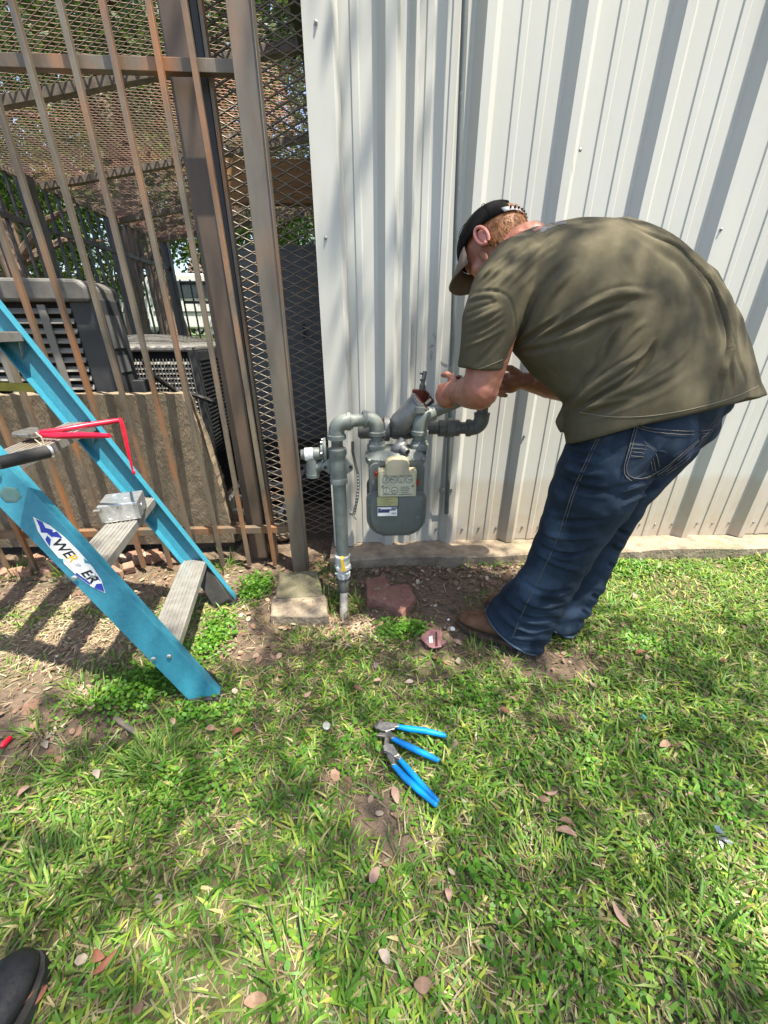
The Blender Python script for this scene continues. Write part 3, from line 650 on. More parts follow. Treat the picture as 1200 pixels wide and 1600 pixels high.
# index box
IZ = .552; IYf = 1.300
mb = MB(); mb.box((cx-.001,1.318,IZ),(.140,.036,.105)); part('index_box', mb, M['cream'], mt, bev=.006)
mb = MB()
prof = [(-.042,0),(-.042,.045),(-.036,.058),(-.02,.064),(.02,.064),(.036,.058),(.042,.045),(.042,0)]
mb.prism([(cx-.002+x,1.288,.587+z) for x,z in prof],(0,.042,0)); part('index_hood', mb, M['cream'], mt, bev=.008)
mb = MB(); mb.prism([(cx-.002+x*.92,1.2855,.589+z*.9) for x,z in prof],(0,.003,0)); part('index_window', mb, pm('frosted_window',(.33,.31,.24),(.28,.26,.2),rough=.25), mt)
mb = MB(); mb.box((cx-.001,1.2985,IZ-.003),(.124,.002,.088)); part('dial_plate', mb, pm('pale_dial_plate',(.46,.45,.34),(.40,.39,.29),rough=.5), mt)
dials = [(-.042,.017,.0125),(-.014,.017,.0125),(.014,.017,.0125),(.042,.017,.0125),(-.040,-.024,.0125),(-.010,-.024,.0125)]
for k,(dx,dz,r) in enumerate(dials):
    c0 = Vector((cx-.001+dx,1.2968,IZ+dz)); mb = MB()
    mb.lathe(c0,(0,-1,0),[(0,r*.72),(.0005,r*.72)],16)
    d = part('dial', mb, pm('dial_face_%d'%k,(.5,.5,.42),rough=.5) if k == 0 else bpy.data.materials['dial_face_0'], mt)
    mb = MB(); mb.tube([c0+Vector((cos(a)*r,-.0004,sin(a)*r)) for a in np.linspace(0,2*pi,15)], .0006, 4, False); part('dial_ring', mb, M['ink'], d)
    mb = MB(); an = 1.1+k*1.7; mb.bar(c0+Vector((-cos(an)*r*.3,-.0012,-sin(an)*r*.3)), c0+Vector((cos(an)*r*.85,-.0012,sin(an)*r*.85)), .0012, .0034, (0,1,0)); part('pointer', mb, M['ink'], d)
    for q in range(10):
        pass
mk = MB()
for (dx,dz,l) in ((.026,-.012,.03),(.028,-.019,.034),(.026,-.026,.03),(.028,-.034,.026),(-.028,.033,.05),(.030,.033,.045),(-.03,-.040,.05),(.03,-.0405,.05)): mk.box((cx+dx,1.2968,IZ+dz),(l,.0006,.0022))
part('dial_lettering', mk, pm('dial_print',(.12,.12,.11)), mt)
for (dx,dz) in ((-.055,-.008),(.055,-.008)):
    mb = MB(); mb.lathe((cx+dx,1.2974,IZ+dz),(0,-1,0),[(0,.004),(.002,.004)],8); part('plate_screw', mb, M['castdark'], mt)
for (dx,dz,h) in ((-.077,.035,.020),(.074,.0,.022)):
    mb = MB(); mb.lathe((cx+dx,1.312,IZ+dz-h/2),(0,0,1),[(0,.004),(.003,.0075),(h-.003,.0075),(h,.004)],12); part('red_seal', mb, M['redseal'], mt, True)
    mb = MB(); mb.tube([(cx+dx,1.31,IZ+dz+.012),(cx+dx*.9,1.303,IZ+dz+.032),(cx+dx*.7,1.30,IZ+.055)], .0012, 5); part('seal_wire', mb, M['steel'], mt)
# badges on the cover
bx, bz = cx-.036, .455
mb = MB(); mb.box((bx,1.3165,bz+.002),(.084,.003,.082)); part('badge_frame', mb, pm('badge_recess',(.10,.12,.13)), mt, bev=.001)
mb = MB(); mb.box((bx,1.3140,bz+.022),(.078,.003,.036)); y_ = part('yellow_badge', mb, M['yplate'], mt, bev=.002)
mk = MB()
for (dx,dz,l) in ((-.004,.031,.04),(-.010,.024,.03),(.006,.017,.05),(-.002,.011,.034)): mk.box((bx+dx,1.3121,bz+dz),(l,.0006,.0016))
part('badge_lettering', mk, pm('badge_print',(.26,.25,.12)), y_)
mb = MB(); mb.box((bx,1.3140,bz-.020),(.074,.003,.036)); wl = part('white_badge', mb, M['white'], mt, bev=.001)
mk = MB(); mk.box((bx-.014,1.3121,bz-.019),(.043,.0008,.008)); mk.box((bx+.004,1.3121,bz-.012),(.055,.0008,.005)); mk.box((bx+.026,1.3121,bz-.005),(.022,.0008,.005)); mk.box((bx-.03,1.3121,bz-.010),(.010,.0008,.008)); part('navy_print', mk, M['navy'], wl)
mk = MB(); mk.box((bx+.024,1.3121,bz-.027),(.018,.0006,.008)); part('grey_print', mk, pm('grey_print',(.4,.4,.4)), wl)

# ---------------------------------------------------------------- outlet piping, strainer
op = thing('outlet_pipe', 'grey outlet pipe bending from the meter towards the wall under the forearm', 'pipe', (.3,1.5,.7))
pts = [(OX,MY,.70)] + [tuple(p) for p in elbow((OX,MY,.765), -Z_, Vector((.90,.35,.26)).normalized(), .034)] + [tuple(Vector((OX,MY,.765))+Vector((.90,.35,.26)).normalized()*.055)]
mb = MB(); mb.tube(pts, .0285, 18); mb.lathe((OX,MY,.702),(0,0,1),[(0,.029),(.002,.033),(.015,.033),(.018,.029)],18); mb.lathe((OX-.004,MY-.004,.785),(0,0,1),[(0,.022),(.02,.019),(.022,.014),(.03,.014)],12); part('elbow', mb, M['mgrey2'], op, True)
e1 = Vector((.43,1.52,.835))
mb = MB(); mb.tube([Vector((OX,MY,.765))+Vector((.90,.35,.26)).normalized()*.045, e1], .0215, 16); part('sloping_pipe', mb, M['mgrey2'], op, True)
mb = MB(); mb.tube([e1-Vector((.02,.008,.005)), e1+Vector((.01,.004,0)), e1+Vector((.026,.008,-.012)), e1+Vector((.03,.01,-.03)), e1+Vector((.03,.01,-.05))], .029, 16); part('elbow', mb, M['castdark'], op, True)
q = e1+Vector((.03,.01,0)); zb = .700
mb = MB(); mb.tube([q-Vector((0,0,.04)), Vector((q.x,q.y,zb+.03))], .0225, 14); mb.lathe((q.x,q.y,zb+.045),(0,0,1),[(0,.03),(.014,.032),(.016,.026)],16); part('drop_pipe', mb, M['castdark'], op, True)
mb = MB(); mb.tube([(q.x,q.y,zb+.05)]+[tuple(p) for p in elbow((q.x,q.y,zb), Z_, -X_, .036)]+[(q.x-.055,q.y,zb)], .030, 16); mb.lathe((q.x-.04,q.y,zb),(-1,0,0),[(0,.03),(.002,.035),(.016,.035),(.018,.03)],16); part('elbow', mb, M['castdark'], op, True)
mb = MB(); mb.tube([(q.x-.05,q.y,zb),(.22,q.y,zb)], .024, 14); part('return_pipe', mb, M['castdark'], op, True)
mb = MB(); mb.lathe((q.x-.085,q.y,zb),(-1,0,0),[(0,.024),(.004,.033),(.02,.033),(.024,.036),(.055,.038),(.06,.033),(.085,.033),(.09,.026)],10); part('union', mb, M['castdark'], op, True, 0, 25)
st = thing('y_strainer', 'cast metal angled strainer with flange behind the meter outlet', 'strainer', (.14,1.52,.72))
mb = MB(); mb.lathe((-.035,1.53,.695),(1,0,0),[(0,.026),(.01,.034),(.09,.034),(.10,.028)],16); part('inlet_pipe', mb, M['castdark'], st, True)
mb = MB(); mb.lathe((.068,1.53,.70),(1,0,0),[(0,.046),(.002,.050),(.022,.050),(.024,.044)],20); part('flange', mb, M['castal'], st, True)
mb = MB(); mb.lathe((.058,1.53,.70),(1,0,0),[(0,.040),(.011,.040)],16); part('red_gasket', mb, M['redmet'], st, True)
mb = MB(); mb.lathe((.09,1.53,.70),(1,0,0),[(0,.032),(.02,.042),(.06,.044),(.13,.036),(.15,.032)],20); part('barrel', mb, M['castal'], st, True)
dv = Vector((.66,-.16,.70)).normalized()
mb = MB(); mb.lathe((.112,1.475,.712),dv,[(0,.030),(.012,.042),(.03,.046),(.128,.047),(.132,.050),(.142,.050),(.144,.044)],24); bh = part('basket_housing', mb, M['castal'], st, True, 0, 35)
mb = MB(); mb.lathe(Vector((.112,1.475,.712))+dv*.1435,dv,[(0,.040),(.002,.038)],20); part('open_end', mb, pm('rust_brown',(.10,.03,.02),(.05,.02,.015),rough=.8), bh)
# red lock box with a rod
lb = thing('red_lock_box', 'dark red metal lock plate with upright rod above the strainer', 'lock', (.2,1.48,.82))
c0 = Vector((.125,1.515,.70))+dv*.125
mb = MB(); pl = [at(644,609,1.46), at(664,610,1.46), at(672,617,1.47), at(650,644,1.47), at(643,640,1.46)]
mb.prism(pl, (.006,.03,0)); part('plate', mb, M['redmet'], lb, bev=.002)
mb = MB(); mb.prism([at(650,641,1.462), at(673,619,1.462), at(679,628,1.462), at(658,646,1.462)], (.004,.03,.0)); fr = part('frame', mb, M['redmet'], lb, bev=.002)
mb = MB(); mb.prism([at(652,640,1.4590), at(672,622,1.4590), at(674.5,625,1.4590), at(655,643,1.4590)], (0,.002,0)); part('bright_edge', mb, M['galv'], fr)
mb = MB(); mb.prism([at(657,641,1.4588), at(672,628,1.4588), at(675,629,1.4588), at(661,643,1.4588)], (0,.002,0)); part('dark_slot', mb, M['ink'], fr)
mb = MB(); mb.tube([at(660,609,1.475), at(660,603,1.475)], .012, 12); mb.ball(at(660,603,1.475), .0115); part('rod_socket', mb, M['castdark'], lb, True)
mb = MB(); mb.tube([at(660,602,1.475), at(664,580,1.475)], .0082, 12); part('rod', mb, M['castal'], lb, True)
for y in (584,594):
    mb = MB(); mb.tube([at(661,y,1.47), at(656.5,y-.5,1.466)], .0035, 8); part('rod_pin', mb, M['castdark'], lb)
# perforated hanger strap
hs = thing('hanger_strap', 'thin perforated metal strap hanging between riser and meter', 'strap', (-.04,1.40,.4))
pth = [(551,690),(551,705),(555,725),(559,740),(560,760),(558,780),(554,800),(552,806)]
pp = [at(x,y,1.40+.01*sin(i)) for i,(x,y) in enumerate(pth)]
mb = MB(); vs = []
for p in pp: vs += [p+Vector((-.0055,0,0)), p+Vector((.0055,0,.001)), p+Vector((.0055,.0012,.001)), p+Vector((-.0055,.0012,0))]
fs = []
for i in range(len(pp)-1):
    for k in range(4): fs.append((i*4+k, i*4+(k+1)%4, (i+1)*4+(k+1)%4, (i+1)*4+k))
mb.add(vs, fs); part('band', mb, M['castdark'], hs)
for i in range(3, len(pp)-1):
    for t_ in (.1,.35,.6,.85):
        p = pp[i].lerp(pp[i+1], t_); mb = MB(); mb.lathe(p+Vector((0,-.001,0)),(0,-1,0),[(0,.0028),(.0005,.0028)],6); part('hole', mb, M['white'], hs)
mb = MB(); mb.tube([at(545,797,1.38), at(557,812,1.36)], .003, 6); mb.ball(at(549,802,1.37),.008); part('clamp_bolt', mb, M['castdark'], hs)
# ================================================================ blue stepladder
sl_ = thing('blue_stepladder', 'blue fibreglass stepladder with worn aluminium steps standing left', 'ladder', (-.9,1.1,0))
LN = Vector((-.478,.02,1.0))                     # horizontal drift per metre of height
def rail_pt(u, z, e=0.0):                        # u 0 near rail, 1 far rail; e across the rail depth
    n_, f_ = Vector((-.512,.862,0)), Vector((-.612,1.372,0)); m_ = (n_+f_)/2
    b = n_.lerp(f_, u); b = m_ + (b-m_)*(1-.05*z)
    return b + LN*z + RE*e
RD = LN.normalized(); ACR = (Vector((-.612,1.372,0))-Vector((-.512,.862,0))).normalized()
RE = RD.cross(ACR); RE = RE if RE.x > 0 else -RE; RE.normalize()      # across the rail depth, towards the climber
ZT = 1.85; RW = .084
def channel(u, name):
    mb = MB(); s_ = 1 if u == 0 else -1
    prof = [(-RW/2,0),(RW/2,0),(RW/2,.030),(RW/2-.005,.030),(RW/2-.005,.005),(-RW/2+.005,.005),(-RW/2+.005,.030),(-RW/2,.030)]
    rings = []
    for z in np.linspace(0, ZT, 8):
        rings.append([rail_pt(u, z, e) + ACR*s_*d for e, d in prof])
    if s_ < 0: rings = [r[::-1] for r in rings]
    # cut the foot parallel to the ground
    rings[0] = [p - RD*(p.z/RD.z) + RD*(.004/RD.z) for p in rings[0]]
    loft(mb, rings); return part(name, mb, M['blue'], sl_, bev=.0012)
nr = channel(0, 'rail'); fr_ = channel(1, 'rail')
SZ = [.21,.49,.77,1.05,1.33,1.61]
for z in SZ:
    a = rail_pt(0, z) + ACR*.006; b = rail_pt(1, z) - ACR*.006; d = (b-a).normalized()
    ex = Vector((d.y,-d.x,0)).normalized(); hw = .046
    mb = MB(); mb.prism([a-ex*hw, a+ex*hw, a+ex*hw-Z_*.026, a+ex*(hw-.004)-Z_*.026, a+ex*(hw-.004)-Z_*.004, a-ex*(hw-.004)-Z_*.004, a-ex*(hw-.004)-Z_*.026, a-ex*hw-Z_*.026], b-a)
    s = part('step', mb, M['alu'], sl_, bev=.0008)
    for k in range(7):
        e = -hw+.010+k*(2*hw-.02)/6; mb = MB(); mb.bar(a+ex*e+Z_*.001, b+ex*e+Z_*.001, .0035 if k % 3 else .006, .003); part('tread_ridge', mb, M['alu'], s)
    for u, p, sg in ((0,a,1),(1,b,-1)):
        for e in (-.020,.022):
            mb = MB(); mb.lathe(p+ex*e-Z_*.018-d*sg*.013, -d*sg, [(0,.007),(.002,.007),(.004,.004)], 10); part('rivet', mb, M['galv'], s)
        mb = MB(); q0 = p + d*sg*.01 + ex*(hw-.008) - Z_*.028; q1 = p + ex*.012 + d*sg*.004 - Z_*.085
        mb.prism([q0, q0+d*sg*.03, q1], ex*.002); part('gusset', mb, M['galv'], s)
# sloping brace under the second step, near side
mb = MB(); mb.tube([rail_pt(0,.465,.03)+ACR*.03, rail_pt(0,.39,.036)+ACR*.006], .006, 8); part('brace', mb, M['blue'], sl_, True)
# feet
for u in (0,1):
    s_ = 1 if u == 0 else -1; mb = MB()
    P = lambda z, e, d: rail_pt(u, z, e) + ACR*s_*d
    mb.prism([P(.19,.036,.006), P(.02,.036,.006), P(.005,.036,.05), P(.03,.036,.06)], -RE*.074); part('foot_bracket', mb, M['rubber'], sl_, bev=.004)
    mb = MB(); mb.box(P(.012,0,.02), (.095,.06,.02)); part('foot_pad', mb, M['rubber'], sl_, bev=.004)
# hex plug on the near rail, spreader bar, top cap and rear frame (out of frame)
mb = MB(); mb.lathe(rail_pt(0,.70,0)-ACR*.001, -ACR, [(0,.022),(.0015,.022),(.002,.016)], 6); part('rail_plug', mb, pm('plug_green',(.10,.20,.19),(.07,.14,.14),rough=.5), sl_)
for u in (1,):
    mb = MB(); a = rail_pt(u,.905,-RW/2)-ACR*.02; mb.bar(a, a+Vector((-.75,.02,.02)), .006, .026); part('spreader_bar', mb, M['olive'], sl_)
mb = MB(); tp = (rail_pt(0,ZT)+rail_pt(1,ZT))/2; mb.box(tp+Vector((-.05,0,.02)), (.2,.44,.05)); part('top_cap', mb, M['blue'], sl_, bev=.008)
for u in (0,1):
    mb = MB(); a = rail_pt(u,ZT)+Vector((-.12,0,0)); mb.bar(a, Vector((-2.35,a.y,0)), .07, .03); part('rear_rail', mb, M['blue'], sl_)
# sticker on the near rail
def on_rail(u_, v_, d=-.0012): # u_ along the rail (m from foot), v_ across
    return rail_pt(0, u_*RD.z, v_) + ACR*d
c_s = 0.0
Lc, Hw = .585, .026
pts2 = []
Lh = .125
top_ = [(Lc-Lh,.0),(Lc-.09,.016),(Lc-.05,.023),(Lc,.0255),(Lc+.05,.023),(Lc+.09,.016),(Lc+Lh,.0)]
bot_ = [(Lc+.09,-.016),(Lc+.05,-.023),(Lc,-.0255),(Lc-.05,-.023),(Lc-.09,-.016)]
mb = MB(); mb.prism([on_rail(a,b+.002) for a,b in top_+bot_], -ACR*.0006); stk = part('sticker', mb, M['white'], sl_)
def deco(poly, m, nm):
    mb = MB(); mb.prism([on_rail(a,b+.002,-.0019) for a,b in poly], -ACR*.0003); return part(nm, mb, m, stk)
deco([(Lc+.062,.0),(Lc+.078,.014),(Lc+.09,.004),(Lc+.105,.009),(Lc+.118,.002),(Lc+.10,-.004),(Lc+.085,-.012),(Lc+.078,-.002)], M['bluep'], 'blue_flash')
deco([(Lc+.050,.018),(Lc+.070,.019),(Lc+.074,.006),(Lc+.064,.002)], M['bluep'], 'blue_flash')
deco([(Lc+.046,-.021),(Lc+.066,-.017),(Lc+.072,-.006),(Lc+.060,-.006)], M['bluep'], 'blue_flash')
deco([(Lc-.122,.0005),(Lc-.098,.0115),(Lc-.092,.0),(Lc-.098,-.0115)], M['bluep'], 'blue_flash')
deco([(Lc-.088,-.015),(Lc-.045,-.0225),(Lc-.040,-.0185),(Lc-.080,-.011)], M['bluep'], 'blue_flash')
deco([(Lc-.092,.013),(Lc-.080,.010),(Lc-.075,.017)], M['bluep'], 'blue_flash')
TX = -RD; TY = RE
def lett(s_, lc, size, m, sx=1.0, v=0.0):
    Mx = frame(on_rail(lc, .002+v, -.0022), TX, TY) 
    me = text_mesh(s_, size, Mx @ Matrix.Diagonal((sx,1,1,1)) @ Matrix.Rotation(pi if (TX.cross(TY)).dot(-ACR) < 0 else 0, 4, 'X'), 'lettering', .0002, .0006, .15)
    part('lettering', me, m, stk)
lett('WE', Lc+.028, .036, M['ink']); lett('R', Lc-.004, .034, M['yellow'], .8); lett('ER', Lc-.066, .036, M['ink'])
deco([(Lc-.030,.006),(Lc-.020,.001),(Lc-.024,-.004),(Lc-.014,-.006),(Lc-.026,-.0075),(Lc-.034,.0)], pm('torn_grey',(.45,.46,.47)), 'torn_patch')
deco([(Lc-.018,.022),(Lc-.030,.016),(Lc-.038,.0235),(Lc-.03,.0245)], M['blue'], 'torn_patch')
deco([(Lc+.012,-.0255),(Lc+.004,-.018),(Lc-.006,-.0255)], M['blue'], 'torn_patch')

# ---------------------------------------------------------------- things lying on the ladder
zs2 = SZ[1]+.0045
a2 = rail_pt(0,SZ[1]); b2 = rail_pt(1,SZ[1]); d2 = (b2-a2).normalized(); e2 = Vector((d2.y,-d2.x,0)).normalized()
jb = thing('junction_box', 'galvanised square electrical box sitting on the second step', 'box', tuple(a2.lerp(b2,.62)))
jc = a2.lerp(b2,.66) + Z_*.0045; R_ = Matrix((e2, d2, Z_)).transposed() @ Matrix.Rotation(.12,3,'Z')
mb = MB(); mb.box(jc+Z_*.030-e2*.004, (.112,.112,.060), R_); part('box_body', mb, M['galv'], jb, bev=.004)
for k,(lx,ly,lz,ax) in enumerate(((-.025,-.0565,.024,1),(.025,-.0565,.024,1),(.0565,.0,.024,0),(-.0565,-.0,.024,0),(-.02,.02,.0605,2),(.02,-.02,.0605,2))):
    p = jc-e2*.004 + R_ @ Vector((lx,ly,lz)); nn = R_ @ Vector(((1 if lx>0 else -1) if ax==0 else 0, (-1 if ax==1 else 0), 1 if ax==2 else 0))
    mb = MB(); mb.lathe(p, nn, [(0,.0145),(.0008,.0145),(.001,.0125),(.0004,.012)], 18); part('knockout', mb, M['galv'], jb, True)
mb = MB(); q = jc-e2*.004 + R_ @ Vector((-.056,-.052,.046)); mb.box(q, (.022,.012,.003), R_); part('mounting_ear', mb, M['galv'], jb)
for k,(lx,ly) in enumerate(((-.045,-.0565),(.045,-.0565),(.0,-.0565))):
    mb = MB(); mb.lathe(jc-e2*.004 + R_ @ Vector((lx,ly,.048)), R_ @ Vector((0,-1,0)), [(0,.003),(.002,.003)], 8); part('screw', mb, M['steel'], jb)

zs3 = SZ[2]+.0045
a3 = rail_pt(0,SZ[2]); b3 = rail_pt(1,SZ[2]); d3 = (b3-a3).normalized(); e3 = Vector((d3.y,-d3.x,0)).normalized()
def onz(x, y, z): return gr(x, y, z)
rpz = zs3+.012
rpl = thing('red_pliers', 'red handled pliers lying open across the third step', 'pliers', tuple(onz(70,680,rpz)))
h1 = [onz(60,676,rpz), onz(95,672,rpz+.004), onz(140,664,rpz+.006), onz(185,657,rpz+.008), onz(190,655,rpz+.008)]
h2 = [onz(60,680,rpz), onz(90,681,rpz), onz(130,680,rpz), onz(171,681,rpz)]
for h in (h1, h2):
    mb = MB(); mb.tube(h, [.006,.0085,.0085,.0075,.004][:len(h)] if len(h) == 5 else [.0065,.009,.009,.0065], 10); part('grip', mb, M['redgrip'], rpl, True)
mb = MB(); mb.prism([onz(62,673,rpz), onz(50,672,rpz), onz(40,675,rpz), onz(22,680,rpz), onz(19,683,rpz), onz(34,684,rpz), onz(50,685,rpz), onz(62,683,rpz)], (0,0,.010)); part('jaw', mb, M['steel'], rpl, bev=.002)
mb = MB(); mb.lathe(onz(50,679,rpz+.009),(0,0,1),[(0,.008),(.004,.008),(.005,.005)],10); part('pivot', mb, M['steel'], rpl, True)
lan = MB(); lp = [onz(188,656,rpz+.008), at(191,658,1.12), at(197,680,1.12), at(203,715,1.12), at(208,738,1.12)]
lan.tube(lp, .003, 6); lan.tube([onz(187,657,rpz+.006), at(189,662,1.12), at(195,690,1.12), at(205,728,1.12), at(208,738,1.12)], .0022, 6); lan.ball(at(209,738,1.12), (.004,.004,.008))
part('lanyard', lan, M['redgrip'], rpl, True)
tor = thing('black_flashlight', 'black cylindrical flashlight with wire loop resting on the third step', 'flashlight', tuple(onz(55,712,zs3)))
p0, p1 = onz(22,718,zs3+.02), onz(82,704,zs3+.02); dd = (p1-p0).normalized(); LL = (p1-p0).length
mb = MB(); mb.lathe(p0-dd*.03, dd, [(0,.014),(LL*.9+.03,.015),(LL+.026,.014),(LL+.03,.010)], 16); part('barrel', mb, M['rubber'], tor, True)
mb = MB(); mb.lathe(p0+dd*(LL*.86), dd, [(0,.0155),(.003,.0158),(.006,.0155)], 16); part('wire_ring', mb, M['galv'], tor, True)
mb = MB(); q = p0+dd*(LL*.85)+Z_*.015; mb.tube([q, q+Vector((.0,0,.02)), q+Vector((-.012,.004,.03)), q+Vector((-.02,.004,.014)), q+Vector((-.006,0,.002))], .0014, 5); part('wire_loop', mb, pm('tan_wire',(.5,.4,.28)), tor)
# ================================================================ the man bending over the meter
man = thing('person', 'man in olive t-shirt, dark jeans and black cap bending over the gas meter', 'person', (.62,1.1,0))
M['skin'] = pm('skin', (.33,.14,.088), (.26,.10,.062), rough=.5, scale=16, bump=.0004, bscale=260, col3=(.31,.10,.07), scale3=14, lo3=.5, hi3=.7)
M['shirt'] = pm('olive_cotton', (.090,.078,.049), (.072,.063,.039), rough=.92, scale=40, bump=.0003, bscale=700, spec=.15, col3=(.10,.087,.055), scale3=4, lo3=.5, hi3=.72)
M['denim'] = pm('dark_denim', (.008,.015,.026), (.019,.033,.055), rough=.85, scale=9, bump=.0004, bscale=900, spec=.2, col3=(.060,.092,.142), scale3=7, lo3=.52, hi3=.72)
M['thread'] = pm('tan_thread', (.15,.13,.10), (.07,.07,.075), rough=.8, scale=200)
M['suede'] = pm('brown_suede', (.16,.088,.052), (.10,.054,.032), rough=.9, scale=35, bump=.0008, bscale=220, spec=.15)
M['sole'] = pm('boot_sole', (.09,.055,.035), (.05,.03,.02), rough=.8, scale=30)
M['capm'] = pm('black_cap_cloth', (.006,.0055,.005), (.011,.010,.009), rough=.95, spec=.1, scale=60, bump=.0005, bscale=800)
M['billm'] = pm('taupe_bill', (.17,.125,.095), (.14,.10,.078), rough=.85, scale=40, bump=.0003, bscale=700)
M['strap'] = pm('clear_snap_strap', (.45,.44,.42), (.3,.3,.29), rough=.35, scale=60)
M['hair'] = pm('ginger_hair', (.36,.155,.05), (.20,.075,.024), rough=.55, scale=90, stretch=(1,1,1), detail=2)

def oring(D, V, T, w, n=44, sq=2.25):
    c = (D+V)/2; a = (D-V)/2; b = (c-CAMP).normalized()*w
    out = []
    for k in range(n):
        t = 2*pi*k/n; ct, st_ = cos(t), sin(t); e = 2/sq
        out.append(c + a*(abs(ct)**e*(1 if ct > 0 else -1)) + b*(abs(st_)**e*(1 if st_ > 0 else -1)))
    return out
# ---------------------------------------------------------------- shirt
ST = [((1196,618),(886,694),1.06,.225),((1188,598),(884,664),1.068,.225),((1176,560),(884,630),1.075,.215),((1158,498),(862,611),1.10,.20),((1118,425),(832,583),1.13,.205),
      ((1050,366),(806,553),1.17,.21),((978,340),(786,515),1.21,.205),((905,341),(764,468),1.25,.185),((858,349),(776,420),1.285,.13),((832,354),(792,398),1.30,.066)]
Ds = [at(*s[0], s[2]-.02) for s in ST]; Vs = [at(*s[1], s[2]+.02) for s in ST]; Cs = [(d+v)/2 for d, v in zip(Ds, Vs)]
rings = []
for i in range(len(ST)):
    T = (Cs[min(i+1,len(ST)-1)]-Cs[max(i-1,0)]).normalized(); rings.append(oring(Ds[i], Vs[i], T, ST[i][3]))
sh = MB(); loft(sh, rings)
def tubep(mb, items, n=20):                       # items: px, py, Y, radius
    pts = [at(a,b,c) for a,b,c,_ in items]; mb.tube(pts, [r for *_,r in items], n)
tubep(sh, [(842,405,1.22,.075),(808,425,1.15,.082),(782,462,1.105,.080),(766,505,1.085,.071),(757,545,1.08,.066),(752,576,1.08,.063)])
sh.ball(at(800,432,1.15), .078); sh.ball(at(835,470,1.16), .09); sh.ball(at(826,500,1.15),(.07,.07,.07))
tubep(sh, [(860,400,1.36,.08),(850,450,1.42,.08),(850,520,1.46,.07)])
# tail corner hanging at the front-left hip
sh.prism([at(903,628,1.00), at(880,634,1.03), at(869,660,1.04), at(876,676,1.03), at(900,652,1.00)], (.03,.06,0))
shirt_me = remesh(sh, .0040, 9, 'shirt', .5)
def bvh_of(me): return BVHTree.FromPolygons([tuple(v.co) for v in me.vertices], [tuple(p.vertices) for p in me.polygons])
def cast(bv, x, y):
    r = ray(x, y).normalized(); h = bv.ray_cast(CAMP, r); return h[0], h[1]
def densify(pl, step=6):
    out = []
    for (a, b) in zip(pl[:-1], pl[1:]):
        n = max(1, int(hypot(b[0]-a[0], b[1]-a[1])/step))
        for k in range(n): out.append((a[0]+(b[0]-a[0])*k/n, a[1]+(b[1]-a[1])*k/n))
    out.append(pl[-1]); return out
def smoothpl(pl, it=2):
    for _ in range(it):
        q = [pl[0]]
        for a, b in zip(pl[:-1], pl[1:]): q += [(a[0]*.75+b[0]*.25, a[1]*.75+b[1]*.25), (a[0]*.25+b[0]*.75, a[1]*.25+b[1]*.75)]
        q.append(pl[-1]); pl = q
    return pl
def on_surface(bv, pl, step=4):
    out = []
    for x, y in densify(smoothpl(pl), step):
        h, n = cast(bv, x, y)
        if h is not None: out.append((np.array(h), np.array(n)))
    return out
def folds(me, specs, taper=True):                 # specs: polyline, amplitude, width, lateral asymmetry
    bv = bvh_of(me); V = getv(me); N = getn(me); disp = np.zeros(len(V))
    for pl, amp, wd in specs:
        sp_ = on_surface(bv, pl, 4)
        if len(sp_) < 2: continue
        P = np.array([p for p, _ in sp_]); m = len(P)
        lo, hi = P.min(0)-wd*3.2, P.max(0)+wd*3.2
        sel = np.where(((V > lo) & (V < hi)).all(1))[0]
        if not len(sel): continue
        best = np.full(len(sel), 1e9); par = np.zeros(len(sel))
        for i in range(m-1):
            a, b = P[i], P[i+1]; ab = b-a; L2 = ab@ab+1e-12
            t = np.clip(((V[sel]-a)@ab)/L2, 0, 1); d = np.linalg.norm(V[sel]-(a+t[:,None]*ab), axis=1)
            u = d < best; best[u] = d[u]; par[u] = ((i+t)/(m-1))[u]
        tp = np.clip(np.minimum(par, 1-par)*4, 0, 1) if taper else 1
        g = np.exp(-(best/wd)**2) - .35*np.exp(-((best-wd*1.7)/(wd*.8))**2)
        disp[sel] += amp*g*tp
    return V + N*disp[:,None]
mm = .001
